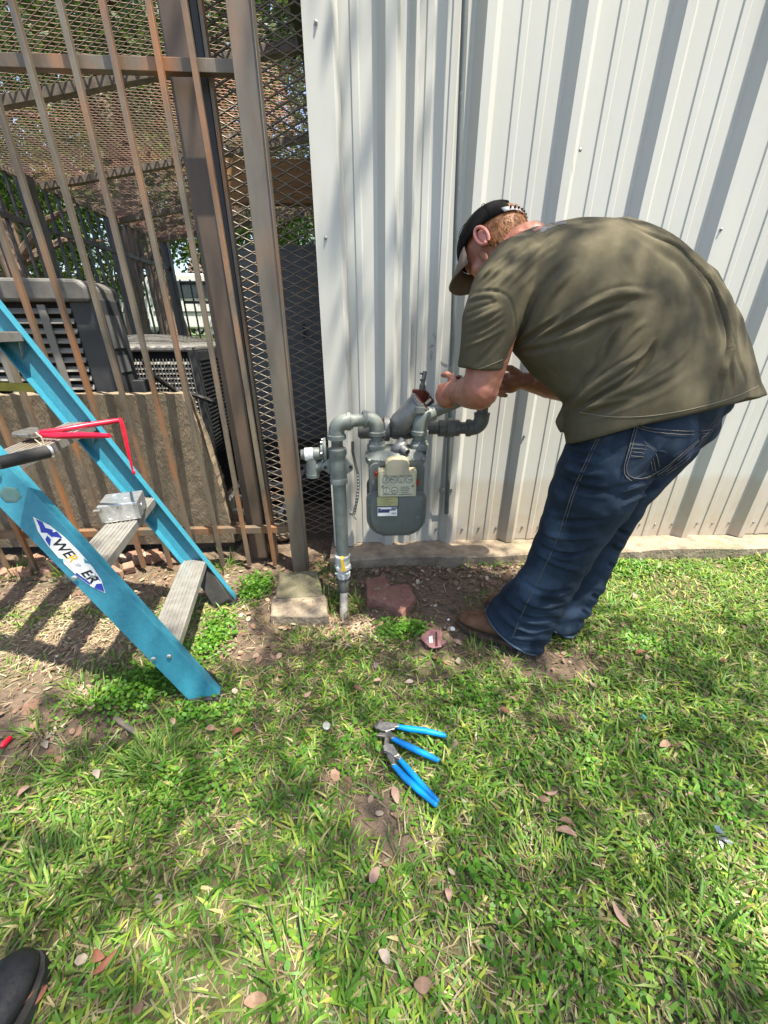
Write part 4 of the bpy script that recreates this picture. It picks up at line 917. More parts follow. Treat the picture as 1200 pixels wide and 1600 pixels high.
shirt_folds = [([(985,350),(1040,374),(1090,414),(1120,462),(1136,510),(1136,550),(1122,592),(1106,628)], -17.5*mm, 0.0062),
 ([(975,352),(1030,380),(1078,420),(1106,468),(1120,512),(1120,552),(1108,592)], 6.75*mm, 0.0115),
 ([(1012,345),(1062,375),(1108,418),(1136,462),(1150,510),(1156,560)], 5.40*mm, 0.0107),
 ([(1140,500),(1150,545),(1168,600)], 5.40*mm, 0.0057), ([(1138,520),(1142,560),(1148,610)], 4.73*mm, 0.0049), ([(1134,540),(1130,590),(1128,625)], 4.73*mm, 0.0049),
 ([(838,524),(880,502),(930,472),(970,458),(1028,458)], 9.45*mm, 0.0082), ([(842,534),(890,512),(940,490),(985,476)], -8.10*mm, 0.0074),
 ([(846,545),(900,522),(950,496),(1000,482)], 5.40*mm, 0.0082),
 ([(878,650),(925,604),(965,578),(1000,560),(1024,528)], 12.15*mm, 0.0066), ([(876,640),(915,594),(940,566),(955,530),(985,495)], -8.10*mm, 0.0074),
 ([(884,655),(935,618),(985,592),(1014,560),(1026,530)], -12.15*mm, 0.0066), ([(892,652),(950,622),(1010,594),(1060,560),(1085,520)], 8.10*mm, 0.0082),
 ([(900,655),(960,636),(1030,606),(1075,575)], -6.75*mm, 0.0082), ([(915,640),(960,628),(1000,622)], 5.40*mm, 0.0066),
 ([(932,572),(945,535),(975,505)], 5.40*mm, 0.0066), ([(955,560),(985,520),(1010,500)], 4.05*mm, 0.0066),
 ([(745,440),(785,405),(825,372)], 4.73*mm, 0.0057), ([(752,452),(800,408),(842,370)], -5.40*mm, 0.0057), ([(765,460),(820,405),(870,362)], 4.73*mm, 0.0066), ([(790,462),(838,410),(890,372)], -4.73*mm, 0.0074),
 ([(800,540),(818,500),(848,440),(900,396)], -8.10*mm, 0.0082), ([(806,545),(832,510),(862,452),(905,415)], 6.08*mm, 0.0090), ([(799,545),(835,522),(880,495)], -8.10*mm, 0.0066), ([(800,552),(850,545),(905,525)], -5.40*mm, 0.0074),
 ([(729,470),(752,462),(775,462)], 4.73*mm, 0.0049), ([(728,490),(756,478),(780,470)], -4.05*mm, 0.0049), ([(727,508),(758,494),(786,478)], 4.73*mm, 0.0049), ([(726,526),(760,512),(790,492)], -4.05*mm, 0.0049), ([(725,544),(764,528),(792,510)], 4.05*mm, 0.0049), ([(738,575),(770,545),(790,520)], -4.05*mm, 0.0057),
 ([(736,458),(768,452),(796,462),(806,490),(802,536)], -2.40*mm, 0.0037)]
setv(shirt_me, folds(shirt_me, shirt_folds))
V = getv(shirt_me); N = getn(shirt_me)
x, y, z = V.T
wv_ = .0022*np.sin(x*31+z*17+y*9)*np.sin(z*23-x*11+1) + .0016*np.sin(x*57-z*41+y*33+2)
setv(shirt_me, V + N*wv_[:,None])
shirt = part('t_shirt', shirt_me, M['shirt'], man, True, 0, 180)
sbv = bvh_of(shirt_me)
def stitch(bv, pl, r, m, nm, parent, off=.0006, n=5):
    q = on_surface(bv, pl, 5)
    if len(q) < 2: return None
    # keep runs that stay together
    pts = [Vector(p)+Vector(nn)*off for p, nn in q]; runs = [[pts[0]]]
    for p in pts[1:]:
        if (p-runs[-1][-1]).length > .03: runs.append([p])
        else: runs[-1].append(p)
    for run in runs:
        if len(run) > 1:
            mb = MB(); mb.tube(run, r, n); part(nm, mb, m, parent, True)
M['shirtseam'] = pm('olive_thread', (.20,.175,.115), rough=.9)
stitch(sbv, [(722,578),(750,577),(785,562)], .0009, M['shirtseam'], 'cuff_stitch', shirt)
stitch(sbv, [(905,644),(950,652),(1000,652),(1060,644),(1110,632),(1150,620),(1185,603)], .0009, M['shirtseam'], 'hem_stitch', shirt)
# print at the neck
def decal(bv, poly, m, nm, parent, off=.0012):
    ps = []
    for x_, y_ in densify(poly+[poly[0]], 7)[:-1]:
        h, n_ = cast(bv, x_, y_)
        if h is not None: ps.append(h+n_*off)
    if len(ps) < 3: return
    c_ = sum(ps, Vector())/len(ps); h, n_ = cast(bv, sum(p[0] for p in poly)/len(poly), sum(p[1] for p in poly)/len(poly))
    if h is not None: c_ = h+n_*off
    mb = MB(); mb.add(ps+[c_], [(i,(i+1)%len(ps),len(ps)) for i in range(len(ps))]); return part(nm, mb, m, parent)
M['pnavy'] = pm('faded_navy_print', (.035,.04,.055)); M['pred'] = pm('faded_red_print', (.20,.05,.045))
decal(sbv, [(836,357),(858,350),(870,353),(848,364)], M['pnavy'], 'neck_print', shirt)
decal(sbv, [(862,349),(884,346),(886,350),(872,353)], M['pnavy'], 'neck_print', shirt)
decal(sbv, [(832,360),(846,354),(848,356),(835,363)], M['pred'], 'neck_print', shirt, .0016)

# ---------------------------------------------------------------- jeans
jn = MB()
def chain(mb, items, n=22):
    for a, b in zip(items[:-1], items[1:]):
        p0, p1 = at(*a[:3]), at(*b[:3]); mb.cap(p0, p1, a[3], b[3], n)
LLEG = [(955,704,1.01,.120),(925,768,1.015,.118),(890,838,1.045,.098),(855,910,1.07,.092)]
RLEG = [(1030,682,1.12,.112),(968,765,1.15,.098),(934,838,1.17,.088),(908,905,1.17,.082)]
chain(jn, LLEG); chain(jn, RLEG)
def hem(mb, pA, top, fwd, ln, rings_=((0,.0),(.5,.5),(1,1))):
    pass
Ff = Vector((-.835,.55,0)).normalized(); Fl = Vector((-.55,-.835,0)).normalized()
def trouser_end(mb, topc, r0, botc, rf, rl):      # widening leg end, oval along the foot
    topc, botc = Vector(topc), Vector(botc); R = []
    for t in np.linspace(0, 1, 8):
        c = topc.lerp(botc, t); a = r0+(rf-r0)*t; b = r0+(rl-r0)*t*1.0
        tilt = t*.10
        R.append([c + Ff*(a*cos(k)) + Fl*(b*sin(k)) + Z_*(.055*cos(k)*t) for k in np.linspace(0,2*pi,29)[:-1]])
    loft(mb, R)
lt = at(862,896,1.065); lb_ = Vector((.535,1.085,.055))
trouser_end(jn, lt, .092, lb_, .112, .088)
rt0 = at(912,896,1.17); rb_ = Vector((.712,1.160,.05))
trouser_end(jn, rt0, .086, rb_, .100, .085)
# seat and waist
jn.ball(at(1005,684,1.00),(.125,.115,.115)); jn.ball(at(1052,658,1.10),(.105,.12,.105)); jn.ball(at(1005,668,1.08),(.15,.15,.12)); jn.ball(at(958,684,1.05),(.10,.11,.085)); jn.ball(at(1035,625,1.08),(.15,.14,.11)); jn.ball(at(1090,628,1.09),(.075,.09,.055))
jeans_me = remesh(jn, .0048, 12, 'jeans', .5)
jf = [([(838,850),(870,868),(905,868),(934,850)], -9.60*mm, 0.0076), ([(842,830),(880,842),(930,838)], 8.00*mm, 0.0085), ([(850,806),(890,818),(950,812)], -6.40*mm, 0.0085), ([(836,862),(870,884),(905,890)], 8.00*mm, 0.0085),
 ([(812,905),(850,930),(895,920)], -6.40*mm, 0.0085), ([(800,925),(840,950),(882,945)], 8.00*mm, 0.0085), ([(790,945),(830,972),(872,965)], -9.60*mm, 0.0076), ([(782,960),(820,990),(862,985)], 8.00*mm, 0.0085), ([(800,1000),(830,1005),(856,1000)], -6.40*mm, 0.0068),
 ([(868,690),(900,712),(945,715)], -8.00*mm, 0.0085), ([(862,715),(900,740),(950,742)], 8.00*mm, 0.0093), ([(866,740),(905,766),(960,770)], -6.40*mm, 0.0093), ([(880,680),(930,690),(985,672)], 6.40*mm, 0.0085),
 ([(1040,742),(1000,752),(955,765)], -9.60*mm, 0.0085), ([(1045,748),(1005,772),(970,792)], 9.60*mm, 0.0076), ([(1040,735),(1065,715),(1100,690)], -11.20*mm, 0.0085),
 ([(965,830),(985,838),(1002,830)], -9.60*mm, 0.0076), ([(960,850),(980,860),(992,850)], 9.60*mm, 0.0076), ([(950,880),(965,890),(976,880)], -8.00*mm, 0.0068), ([(925,930),(940,940),(950,930)], -9.60*mm, 0.0068), ([(912,950),(928,962),(942,952)], 9.60*mm, 0.0068), ([(905,970),(920,982),(934,974)], -8.00*mm, 0.0068)]
setv(jeans_me, folds(jeans_me, jf))
V = getv(jeans_me); N = getn(jeans_me); x, y, z = V.T
lowm = np.clip((.32-z)/.3, 0, 1)
setv(jeans_me, V + N*(.0022*np.sin(x*37+z*29+y*11)*np.sin(z*31-x*17) + (.001+.0035*lowm)*np.sin(z*95+x*23+2*np.sin(x*30)))[:,None])
jeans = part('jeans', jeans_me, M['denim'], man, True, 0, 180)
jbv = bvh_of(jeans_me)
stitch(jbv, [(946,655),(930,690),(907,739),(893,771),(880,815),(865,858),(833,923),(815,960),(801,995)], .0010, M['thread'], 'side_seam', jeans)
stitch(jbv, [(950,655),(934,690),(911,740),(897,771),(884,816)], .0008, M['thread'], 'side_seam', jeans)
pocket = [(992,661),(980,705),(969,746),(992,757),(1031,744),(1075,708),(1113,670)]
h_ = []
decal_poly = [(992,663),(981,705),(971,745),(992,755),(1030,742),(1072,706),(1108,672),(1081,675),(1017,671)]
M['pocketm'] = pm('pocket_denim', (.010,.018,.032), (.022,.037,.06), rough=.85, scale=12, bump=.0004, bscale=900, spec=.2)
pk_ = decal(jbv, decal_poly, M['pocketm'], 'back_pocket', jeans, .003)
for off_ in (0, 4):
    stitch(jbv, [(992+off_,663),(981+off_,705),(971+off_,742-off_),(992,754-off_),(1030,741-off_),(1072,706-off_),(1106,674)], .0010, M['thread'], 'pocket_stitch', jeans, .0035)
stitch(jbv, [(992,664),(1017,671),(1081,675),(1110,671)], .0010, M['thread'], 'pocket_stitch', jeans, .0035)
stitch(jbv, [(993,668),(1017,676),(1081,680),(1104,676)], .0010, M['thread'], 'pocket_stitch', jeans, .0035)
for pl in ([(986,700),(1010,702),(1018,708),(1024,736)],[(988,706),(1008,708),(1014,713),(1018,735)],[(984,694),(1014,697),(1024,706),(1030,728)],[(1005,690),(1012,697)],[(985,712),(1004,714)]):
    stitch(jbv, pl, .0008, M['thread'], 'pocket_stitch', jeans, .0035)
stitch(jbv, [(905,662),(918,668),(935,668),(944,662)], .0009, M['thread'], 'pocket_stitch', jeans)
for off_ in (0, 5): stitch(jbv, [(1040,742-off_),(1070,722-off_),(1095,698-off_),(1116,668-off_),(1140,645-off_)], .0009, M['thread'], 'yoke_stitch', jeans)
# hem rims
for c_, rf_, rl_ in ((lb_, .108, .085), (rb_, .097, .082)):
    mb = MB(); mb.tube([c_ + Ff*(rf_*cos(k)) + Fl*(rl_*sin(k)) + Z_*(.052*cos(k)+.001) for k in np.linspace(0,2*pi,40)], .0042, 6, False); part('hem_rim', mb, pm('worn_hem',(.045,.075,.125),(.10,.13,.18),rough=.9,scale=120) if 'worn_hem' not in bpy.data.materials else bpy.data.materials['worn_hem'], jeans, True)

# ---------------------------------------------------------------- boots
def boot(toe, heel, name):
    toe, heel = Vector(toe), Vector(heel); d = (toe-heel).normalized(); l_ = Vector((-d.y,d.x,0)); L = (toe-heel).length
    secs = [(0,.034,.10,.0),(.10,.040,.125,0),(.25,.040,.125,0),(.42,.040,.105,0),(.58,.047,.082,0),(.74,.051,.066,0),(.87,.043,.056,0),(.96,.028,.045,0),(1.0,.012,.032,0)]
    R = []
    for t, w_, h, _ in secs:
        c = heel + d*(L*t); rg = []
        for k in range(20):
            a = 2*pi*k/20; ca, sa = cos(a), sin(a)
            zz = .016 + (h-.016)*(.5+.5*sa) if sa > -.6 else .016
            rg.append(c + l_*(w_*np.sign(ca)*abs(ca)**.8) + Z_*(zz))
        R.append(rg)
    mb = MB(); loft(mb, R); b = part(name, mb, M['suede'], man, True, 0, 60)
    sd = b.modifiers.new('s','SUBSURF'); sd.levels = 1; sd.render_levels = 2
    Rb = []
    for zz in (.0,.014,.018):
        rg = []
        for sgn in (1,-1):
            ss = secs if sgn == 1 else secs[::-1]
            for t, w_, h, _ in ss: rg.append(heel + d*(L*t + (.006 if t > .9 else (-.004 if t < .05 else 0))) + l_*(sgn*(w_+.005)) + Z_*zz)
        Rb.append(rg)
    mb = MB(); loft(mb, Rb); part('sole', mb, M['sole'], b, True, 0, 50)
    mb = MB(); q = heel + d*(L*.6); mb.tube([q + l_*(.0475*cos(a)) + Z_*(.03+.052*max(0,sin(a)))+d*(-.03*abs(cos(a))) for a in np.linspace(0,pi,14)], .0012, 5); part('vamp_seam', mb, M['sole'], b, True)
    return b
boot((.352,1.192,.0), (.615,1.035,.0), 'boot'); boot((.50,1.30,.0), (.765,1.125,.0), 'boot')

# ---------------------------------------------------------------- body: head, neck, arms and hands in one skin
bd = MB()
HC = at(769,388,1.40)
rtv, upv, fwv = _rt, _up, _fw
HF = (-rtv*.54 - upv*.54 + fwv*.64).normalized(); HU = (-rtv*.36 + upv*.82 + fwv*.36); HU = (HU - HF*HU.dot(HF)).normalized(); HL = HU.cross(HF)
if HL.dot(fwv) > 0: HL = -HL
def hp(f, l, u): return HC + HF*f + HL*l + HU*u
HR = Matrix((HF, HL, HU)).transposed()
bd.ball(hp(-.008,0,.012),(.098,.077,.094),HR); bd.ball(hp(.030,0,-.055),(.058,.058,.062),HR); bd.ball(hp(.035,0,-.095),(.040,.040,.028),HR)
bd.ball(hp(.078,0,-.028),(.016,.013,.022),HR); bd.ball(hp(.088,0,-.042),(.014,.012,.010),HR); bd.ball(hp(.076,0,-.074),(.010,.020,.007),HR); bd.ball(hp(.080,0,-.060),(.009,.012,.006),HR)
bd.ball(hp(.072,0,.012),(.018,.050,.012),HR)
for s_ in (1,-1): bd.ball(hp(.055,s_*.040,-.04),(.025,.022,.025),HR)
NB = at(830,378,1.31)
bd.cap(hp(-.035,0,-.06), NB, .052, .050, 18)
# hidden core keeps the figure continuous
for a, b in zip(Cs[2:-1], Cs[3:]): bd.cap(a, b, .10 if a not in (Cs[7],Cs[8]) else .05, .10 if b not in (Cs[7],Cs[8],Cs[9]) else .03, 14)
bd.cap(Cs[2], at(1000,660,1.07), .12, .11)
for leg, bt in ((LLEG, lb_), (RLEG, rb_)):
    for a, b in zip(leg[:-1], leg[1:]): bd.cap(at(*a[:3]), at(*b[:3]), a[3]*.62, b[3]*.6)
    bd.cap(at(*leg[-1][:3]), bt+Z_*.03, leg[-1][3]*.55, .04)
bd.cap(at(1000,660,1.07), at(*LLEG[0][:3]), .10, .08); bd.cap(at(1000,660,1.07), at(*RLEG[0][:3]), .10, .08)
# left arm
LS, LE, LW = at(800,440,1.15), at(749,611,1.075), at(716,613,1.25)
bd.cap(at(850,420,1.2), LS, .07, .062); bd.cap(LS, at(770,540,1.085), .06, .052); bd.cap(at(770,540,1.085), LE, .054, .050); bd.cap(LE, LE.lerp(LW,.45), .0515, .047); bd.cap(LE.lerp(LW,.4), LW, .046, .031)
RS_, RE_, RW_ = at(860,410,1.37), at(890,610,1.47), at(818,595,1.42)
bd.cap(at(850,420,1.25), RS_, .07, .06); bd.cap(RS_, RE_, .056, .048); bd.cap(RE_, RE_.lerp(RW_,.5), .046, .043); bd.cap(RE_.lerp(RW_,.5), RW_, .042, .030)
nails = []
def hand(wr, h, n_, s_, curl, thumb, k=1.0, flare=1.0):
    h = h.normalized(); n_ = (n_ - h*n_.dot(h)).normalized(); s_ = (s_ - h*s_.dot(h) - n_*s_.dot(n_)).normalized()
    R = Matrix((h, s_, n_)).transposed()
    bd.ball(wr+h*.046*k, (.050*k,.040*k,.021*k), R); bd.ball(wr+h*.03*k+s_*.022*k+n_*.012*k, (.030*k,.018*k,.017*k), R); bd.cap(wr-h*.02, wr+h*.03*k, .028, .027)
    for i, (off, ln, b0) in enumerate(((.028,.94,0),(.0095,1.05,.05),(-.0095,.98,.1),(-.027,.78,.12))):
        p = wr + h*(.080-.004*abs(i-1))*k + s_*off*k; ang = curl[0]+b0
        bd.cap(wr+h*.05*k+s_*off*.9*k, p, .0115*k, .0110*k, 10)
        for L_, da, r_ in ((.043,0,.0100),(.027,curl[1],.0092),(.021,curl[2],.0082)):
            ang += da; d = h*cos(ang) + n_*sin(ang) + s_*(off*1.2*flare); q = p + d.normalized()*L_*ln*k
            bd.cap(p, q, r_*k*1.04, r_*k*.97, 10); p = q
        nails.append((p - n_*0, d.normalized()))
    t0 = wr + h*.022*k + s_*.030*k + n_*.008*k; p = t0
    for d, L_, r_ in zip(thumb, (.042,.034,.026), (.0135,.0115,.0105)):
        v = (h*d[0] + s_*d[1] + n_*d[2]).normalized(); q = p + v*L_*k; bd.cap(p, q, r_*k, r_*k*.94, 10); p = q
    return p
hand(LW, -rtv*.62+fwv*.70+upv*.10, fwv*.5+rtv*.8, upv*1.0-rtv*.1, (.95,1.25,.75), ((.7,.75,.25),(.85,.45,.35),(.95,.15,.35)), .98)
hand(RW_, -rtv*1.0-upv*.10+fwv*.1, -upv*.45-fwv*.75, upv*.8-fwv*.45, (.75,.95,.6), ((.75,.6,.4),(.9,.3,.5),(.95,.05,.5)), .98)
body_me = remesh(bd, .0036, 4, 'body', .5)
V = getv(body_me); N = getn(body_me); x, y, z = V.T
setv(body_me, V + N*(.0006*np.sin(x*160+z*120)*np.sin(y*150-z*90))[:,None])
body = part('body', body_me, M['skin'], man, True, 0, 180)
# ear facing us: rim, bowl and lobe
EC = hp(-.012,.079,-.020)
mb = MB(); er = []
for k in np.linspace(-.35*pi, 1.35*pi, 16):
    er.append(EC + HF*(.016*cos(k+.2)) + HU*(.029*sin(k+.2)-.002) + HL*(.010+.006*sin(k)))
mb.tube(er, [.0035]+[.0048]*14+[.0045], 8); mb.ball(EC+HL*.004, (.013,.006,.024), HR); mb.ball(EC-HU*.026+HF*.004+HL*.006, (.007,.005,.008), HR)
part('ear', mb, pm('ear_skin',(.58,.24,.19),(.50,.18,.14),rough=.5,scale=40), body, True)
# eye closed under the bill, brow
mb = MB(); mb.ball(hp(.082,.030,-.012),(.006,.014,.006),HR); part('eyelid', mb, M['skin'], body, True)
mb = MB(); mb.tube([hp(.086,.014,.004),hp(.085,.03,.007),hp(.072,.047,.003)], .003, 6); part('eyebrow', mb, M['hair'], body, True)
# hair: cap of tufts on the back and sides of the head
mb = MB(); R = []
mb.ball(hp(-.012,0,.008),(.1005,.0795,.0965),HR,28,18)
keep = []
def hairy(p):
    q = Vector(p)-HC; f, u_ = q.dot(HF), q.dot(HU)
    return f < .012 and u_ > -.075 + max(0, f+.03)*1.1
fs = [f for f in mb.f if all(hairy(mb.v[i]) for i in f)]; mb.f = fs
hr = part('hair', mb, M['hair'], body, True)
rng2 = random.Random(11); mb = MB()
for _ in range(2600):
    th = rng2.uniform(0, 2*pi); cz_ = rng2.uniform(-.85, .95); sx = math.sqrt(1-cz_*cz_)
    dloc = Vector((.101*sx*cos(th), .080*sx*sin(th), .097*cz_)); p = hp(-.012,0,.008) + HR @ dloc
    if not hairy(p): continue
    q_ = p-HC; cu_ = q_.dot(HU*cos(.24)-HF*sin(.24)); cf_ = q_.dot(HF*cos(.24)+HU*sin(.24)); cl_ = abs(q_.dot(HL))
    if cu_ > .004 and not (cf_ < -.078 and cl_ < .034 and cu_ < .05): continue
    nn = (HR @ Vector((dloc.x/.0102, dloc.y/.0064, dloc.z/.0094))).normalized()
    dn = (-HU*.8 - HF*.3 + Vector((rng2.uniform(-.5,.5),rng2.uniform(-.5,.5),rng2.uniform(-.5,.5)))); dn = (dn - nn*dn.dot(nn)).normalized()
    L_ = rng2.uniform(.012,.022); sd_ = nn.cross(dn)*.0009
    a, b, c_ = p, p+dn*L_*.5+nn*.004, p+dn*L_+nn*rng2.uniform(.003,.008)
    mb.add([a-sd_, a+sd_, b+sd_, b-sd_, c_], [(0,1,2,3),(3,2,4)])
o = part('hair_tufts', mb, M['hair'], body); o['kind'] = 'stuff'
# stubble/sideburn patch
mb = MB(); mb.ball(hp(.020,.0625,-.045),(.010,.004,.028),HR); part('sideburn', mb, pm('stubble',(.20,.085,.045),(.3,.13,.08),rough=.8,scale=200), body, True)
# ---------------------------------------------------------------- cap
HR0 = HR; TB = .24; HR = Matrix((HF*cos(TB)+HU*sin(TB), HL, HU*cos(TB)-HF*sin(TB))).transposed()
cp = MB(); nu, nv = 40, 14; CC = hp(-.006,0,.022); CR = (.110,.089,.099)
rows_ = []
for j in range(nv+1):
    th = pi*.5*j/nv*1.06
    rows_.append([CC + HR @ Vector((CR[0]*sin(th)*cos(2*pi*k/nu), CR[1]*sin(th)*sin(2*pi*k/nu), CR[2]*cos(th))) for k in range(nu)])
vs = [p for r in rows_ for p in r]; fs = []
for j in range(nv):
    for k in range(nu):
        k2 = (k+1) % nu; a_ = 2*pi*(k+.5)/nu; back = abs(((a_ - pi + pi) % (2*pi)) - pi)
        dback = abs(a_-pi)
        # half-moon opening at the back
        lim = .50; open_ = (dback/lim)**2 + ((nv-1-j-.5)/(nv*.36))**2 < 1 and j < nv-1
        if open_: continue
        fs.append((j*nu+k, j*nu+k2, (j+1)*nu+k2, (j+1)*nu+k))
cp.add(vs, fs); cap_me = cp.mesh('cap')
cap_o = part('cap', cap_me, M['capm'], man, True, 0, 70); sd = cap_o.modifiers.new('t','SOLIDIFY'); sd.thickness = .0025; sd.offset = 1
mb = MB(); mb.ball(CC+HU*.099, (.007,.007,.004), HR); part('button', mb, M['capm'], cap_o, True)
for k in (0, 1, 2, 4, 5):
    a_ = k*pi/3+.0; mb = MB(); mb.tube([CC + HR @ Vector((CR[0]*1.03*sin(t)*cos(a_), CR[1]*1.035*sin(t)*sin(a_), CR[2]*1.03*cos(t))) for t in np.linspace(.05,pi*.52,14)], .0010, 5); part('panel_seam', mb, M['capm'], cap_o, True)
mb = MB(); bl = []
for r_ in (0, .35, .7, 1.0):
    row = []
    for k in np.linspace(-1, 1, 17):
        a_ = k*1.15; ext = .062*r_*(1-abs(k)**2.6*.9)
        p = CC + HR @ Vector((CR[0]*1.0*cos(a_)*.99 + ext, CR[1]*sin(a_)*(.99+.02*r_), -.012 - .028*abs(k)**2*r_ - .030*r_))
        row.append(p)
    bl.append(row)
vs = [p for r in bl for p in r]; fs = []
for j in range(3):
    for k in range(16): fs.append((j*17+k, j*17+k+1, (j+1)*17+k+1, (j+1)*17+k))
mb.add(vs, fs); bo = part('bill', mb, M['billm'], cap_o, True, 0, 80); sd = bo.modifiers.new('t','SOLIDIFY'); sd.thickness = .0035; sd.offset = 0
mb = MB(); R0 = []
for t in np.linspace(-.72,.72,15):
    a_ = pi + t; p = CC + HR @ Vector((CR[0]*1.025*cos(a_), CR[1]*1.03*sin(a_), -.004)); R0 += [p+HU*.009, p-HU*.009]
mb.add(R0, [(2*i,2*i+1,2*i+3,2*i+2) for i in range(14)]); so_ = part('strap', mb, M['strap'], cap_o, True); sd = so_.modifiers.new('t','SOLIDIFY'); sd.thickness = .002
for t in np.linspace(-.5,.5,8):
    a_ = pi + t; p = CC + HR @ Vector((CR[0]*1.05*cos(a_), CR[1]*1.055*sin(a_), -.004)); mb = MB(); mb.ball(p, .0032, None, 8, 6); part('snap', mb, M['capm'], so_)
# small fitting held in the left hand
ft = thing('pipe_fitting', 'small dark red fitting pinched between the man\'s thumb and fingers', 'fitting', tuple(at(707,590,1.30)))
mb = MB(); mb.lathe(at(700,592,1.315), rtv*1.0+upv*.15, [(0,.007),(.012,.007),(.014,.010),(.026,.010),(.028,.007),(.04,.007)], 10); part('barrel', mb, M['redmet'], ft, True)
mb = MB(); mb.lathe(at(716,589,1.318), rtv*1.0+upv*.15, [(0,.004),(.012,.004)], 8); part('tip', mb, M['steel'], ft, True)
# ================================================================ stones and pavers round the riser
def slabstone(name, poly_px, z0, z1, m, label, cat, seed, bev=.006, parent=None):
    rr = random.Random(seed); top = [gr(x,y,z1) for x,y in poly_px]
    pts = []
    for a, b in zip(top, top[1:]+top[:1]):
        for k in range(4): p = a.lerp(b, k/4); pts.append(p + Vector((rr.uniform(-.004,.004),rr.uniform(-.004,.004),rr.uniform(-.002,.002))))
    c_ = sum(pts, Vector())/len(pts)
    rings = [[Vector((p.x,p.y,z0))+(Vector((p.x,p.y,0))-Vector((c_.x,c_.y,0)))*.03 for p in pts], [p-Z_*.006 for p in pts], [p + (c_-p)*.05 for p in pts], [p + (c_-p)*.5 + Z_*rr.uniform(-.003,.003) for p in pts]]
    mb = MB(); loft(mb, rings); o = part(name, mb, m, parent, False, bev); return tag(o, label, cat)
slabstone('concrete_paver', [(436,895),(495,890),(505,930),(430,934)], -.03, .055, M['moss'], 'mossy dark concrete paver behind the pale one beside the riser', 'paver', 1)
slabstone('concrete_paver', [(426,930),(508,928),(514,962),(420,962)], -.04, .048, M['paver'], 'pale rough concrete paver nearest the lawn beside the riser', 'paver', 2)
slabstone('red_flagstone', [(570,905),(600,898),(612,915),(638,912),(650,932),(627,957),(600,940),(575,932)], -.02, .035, M['brick'], 'broken red flagstone lying on the soil under the meter', 'flagstone', 3, .003)
slabstone('flat_stone', [(98,1085),(112,1066),(150,1068),(158,1085),(140,1122),(100,1125)], -.02, .012, pm('tan_stone',(.30,.22,.16),(.22,.16,.12),rough=.95,scale=30,bump=.004), 'tan flat stone bedded in the soil below the ladder', 'stone', 4)
rock('orange_stone', gr(50,1105,.01), .03, M['rubbrick'], 'small orange brick fragment at the left edge of the lawn', 'brick', None, 71, .5)
for k,(x,y,r) in enumerate([(100,905,.03),(130,890,.035),(85,880,.03),(160,905,.02)]):
    rock('loose_stone', gr(x,y,.01), r, M['stone'] if k%2 else M['rubbrick'], ['orange stone below the bottom rail beside grass tuft','pale stone near the bottom rail left of the ladder','orange stone nearest the left pickets','pale pebble on the soil just left of the ladder rail'][k], 'stone', None, 80+k, .5)

# ================================================================ pliers on the lawn
def tongue_pliers(name, label, jaw, piv, h1, h2, z):
    t = thing(name, label, 'pliers', tuple(gr(*piv, z)), 'blue handled pliers on the lawn')
    P = lambda p, dz=0: gr(p[0], p[1], z+dz)
    for i, h in enumerate((h1, h2)):
        pts = [P(q, .006+.004*i) for q in h]; n = len(pts)
        mb = MB(); mb.tube(pts, [.0065]+[.0085]*(n-2)+[.0065], 10); g = part('grip', mb, M['bluegrip'], t, True)
        mb = MB(); mb.ball(pts[-1], .0068); part('grip_end', mb, M['bluegrip'], g, True)
        a, b = pts[0], P(piv, .004); mb = MB(); d = (b-a).normalized(); s_ = Vector((-d.y,d.x,0))
        mb.prism([a-s_*.0055-d*.006, a+s_*.0055-d*.006, a.lerp(b,.6)+s_*.009, b+s_*.011+d*.01, b-s_*.011+d*.01, a.lerp(b,.6)-s_*.009], (0,0,.007)); part('shank', mb, M['steel'], t, bev=.0015)
    for i, jpts in enumerate(jaw):
        mb = MB(); mb.prism([P(q, .004+.003*i) for q in jpts], (0,0,.009)); part('jaw', mb, M['steel'] if i else pm('dark_tool_steel',(.10,.09,.085),(.2,.19,.18),rough=.4,metal=.6,scale=60) if 'dark_tool_steel' not in bpy.data.materials else bpy.data.materials['dark_tool_steel'], t, bev=.0015)
    mb = MB(); mb.lathe(P(piv,.010),(0,0,1),[(0,.0065),(.004,.0065),(.005,.004)],12); part('pivot_bolt', mb, M['castdark'], t, True)
    return t
GZ = .014
tongue_pliers('tongue_and_groove_pliers', 'blue handled pliers lying spread wide open, upper of the two', [[(594,1128),(602,1131),(610,1143),(607,1148),(600,1140),(588,1142),(583,1136)][::-1],[(588,1140),(592,1132),(606,1130),(618,1134),(617,1142),(603,1146),(596,1144)]], (601,1137), [(620,1135),(640,1139),(665,1142),(694,1149)], [(612,1153),(632,1163),(655,1174),(683,1187)], GZ)
tongue_pliers('tongue_and_groove_pliers', 'blue handled pliers lying with handles together, lower of the two', [[(587,1152),(594,1147),(606,1149),(609,1160),(606,1168),(600,1166),(601,1154)][::-1],[(598,1168),(605,1164),(614,1166),(624,1182),(616,1186),(608,1178),(600,1176)]], (608,1175), [(623,1185),(640,1205),(660,1228),(682,1250)], [(614,1194),(632,1214),(655,1235),(680,1256)], GZ)
# the shank of the second handle of the first pair passes under its jaw

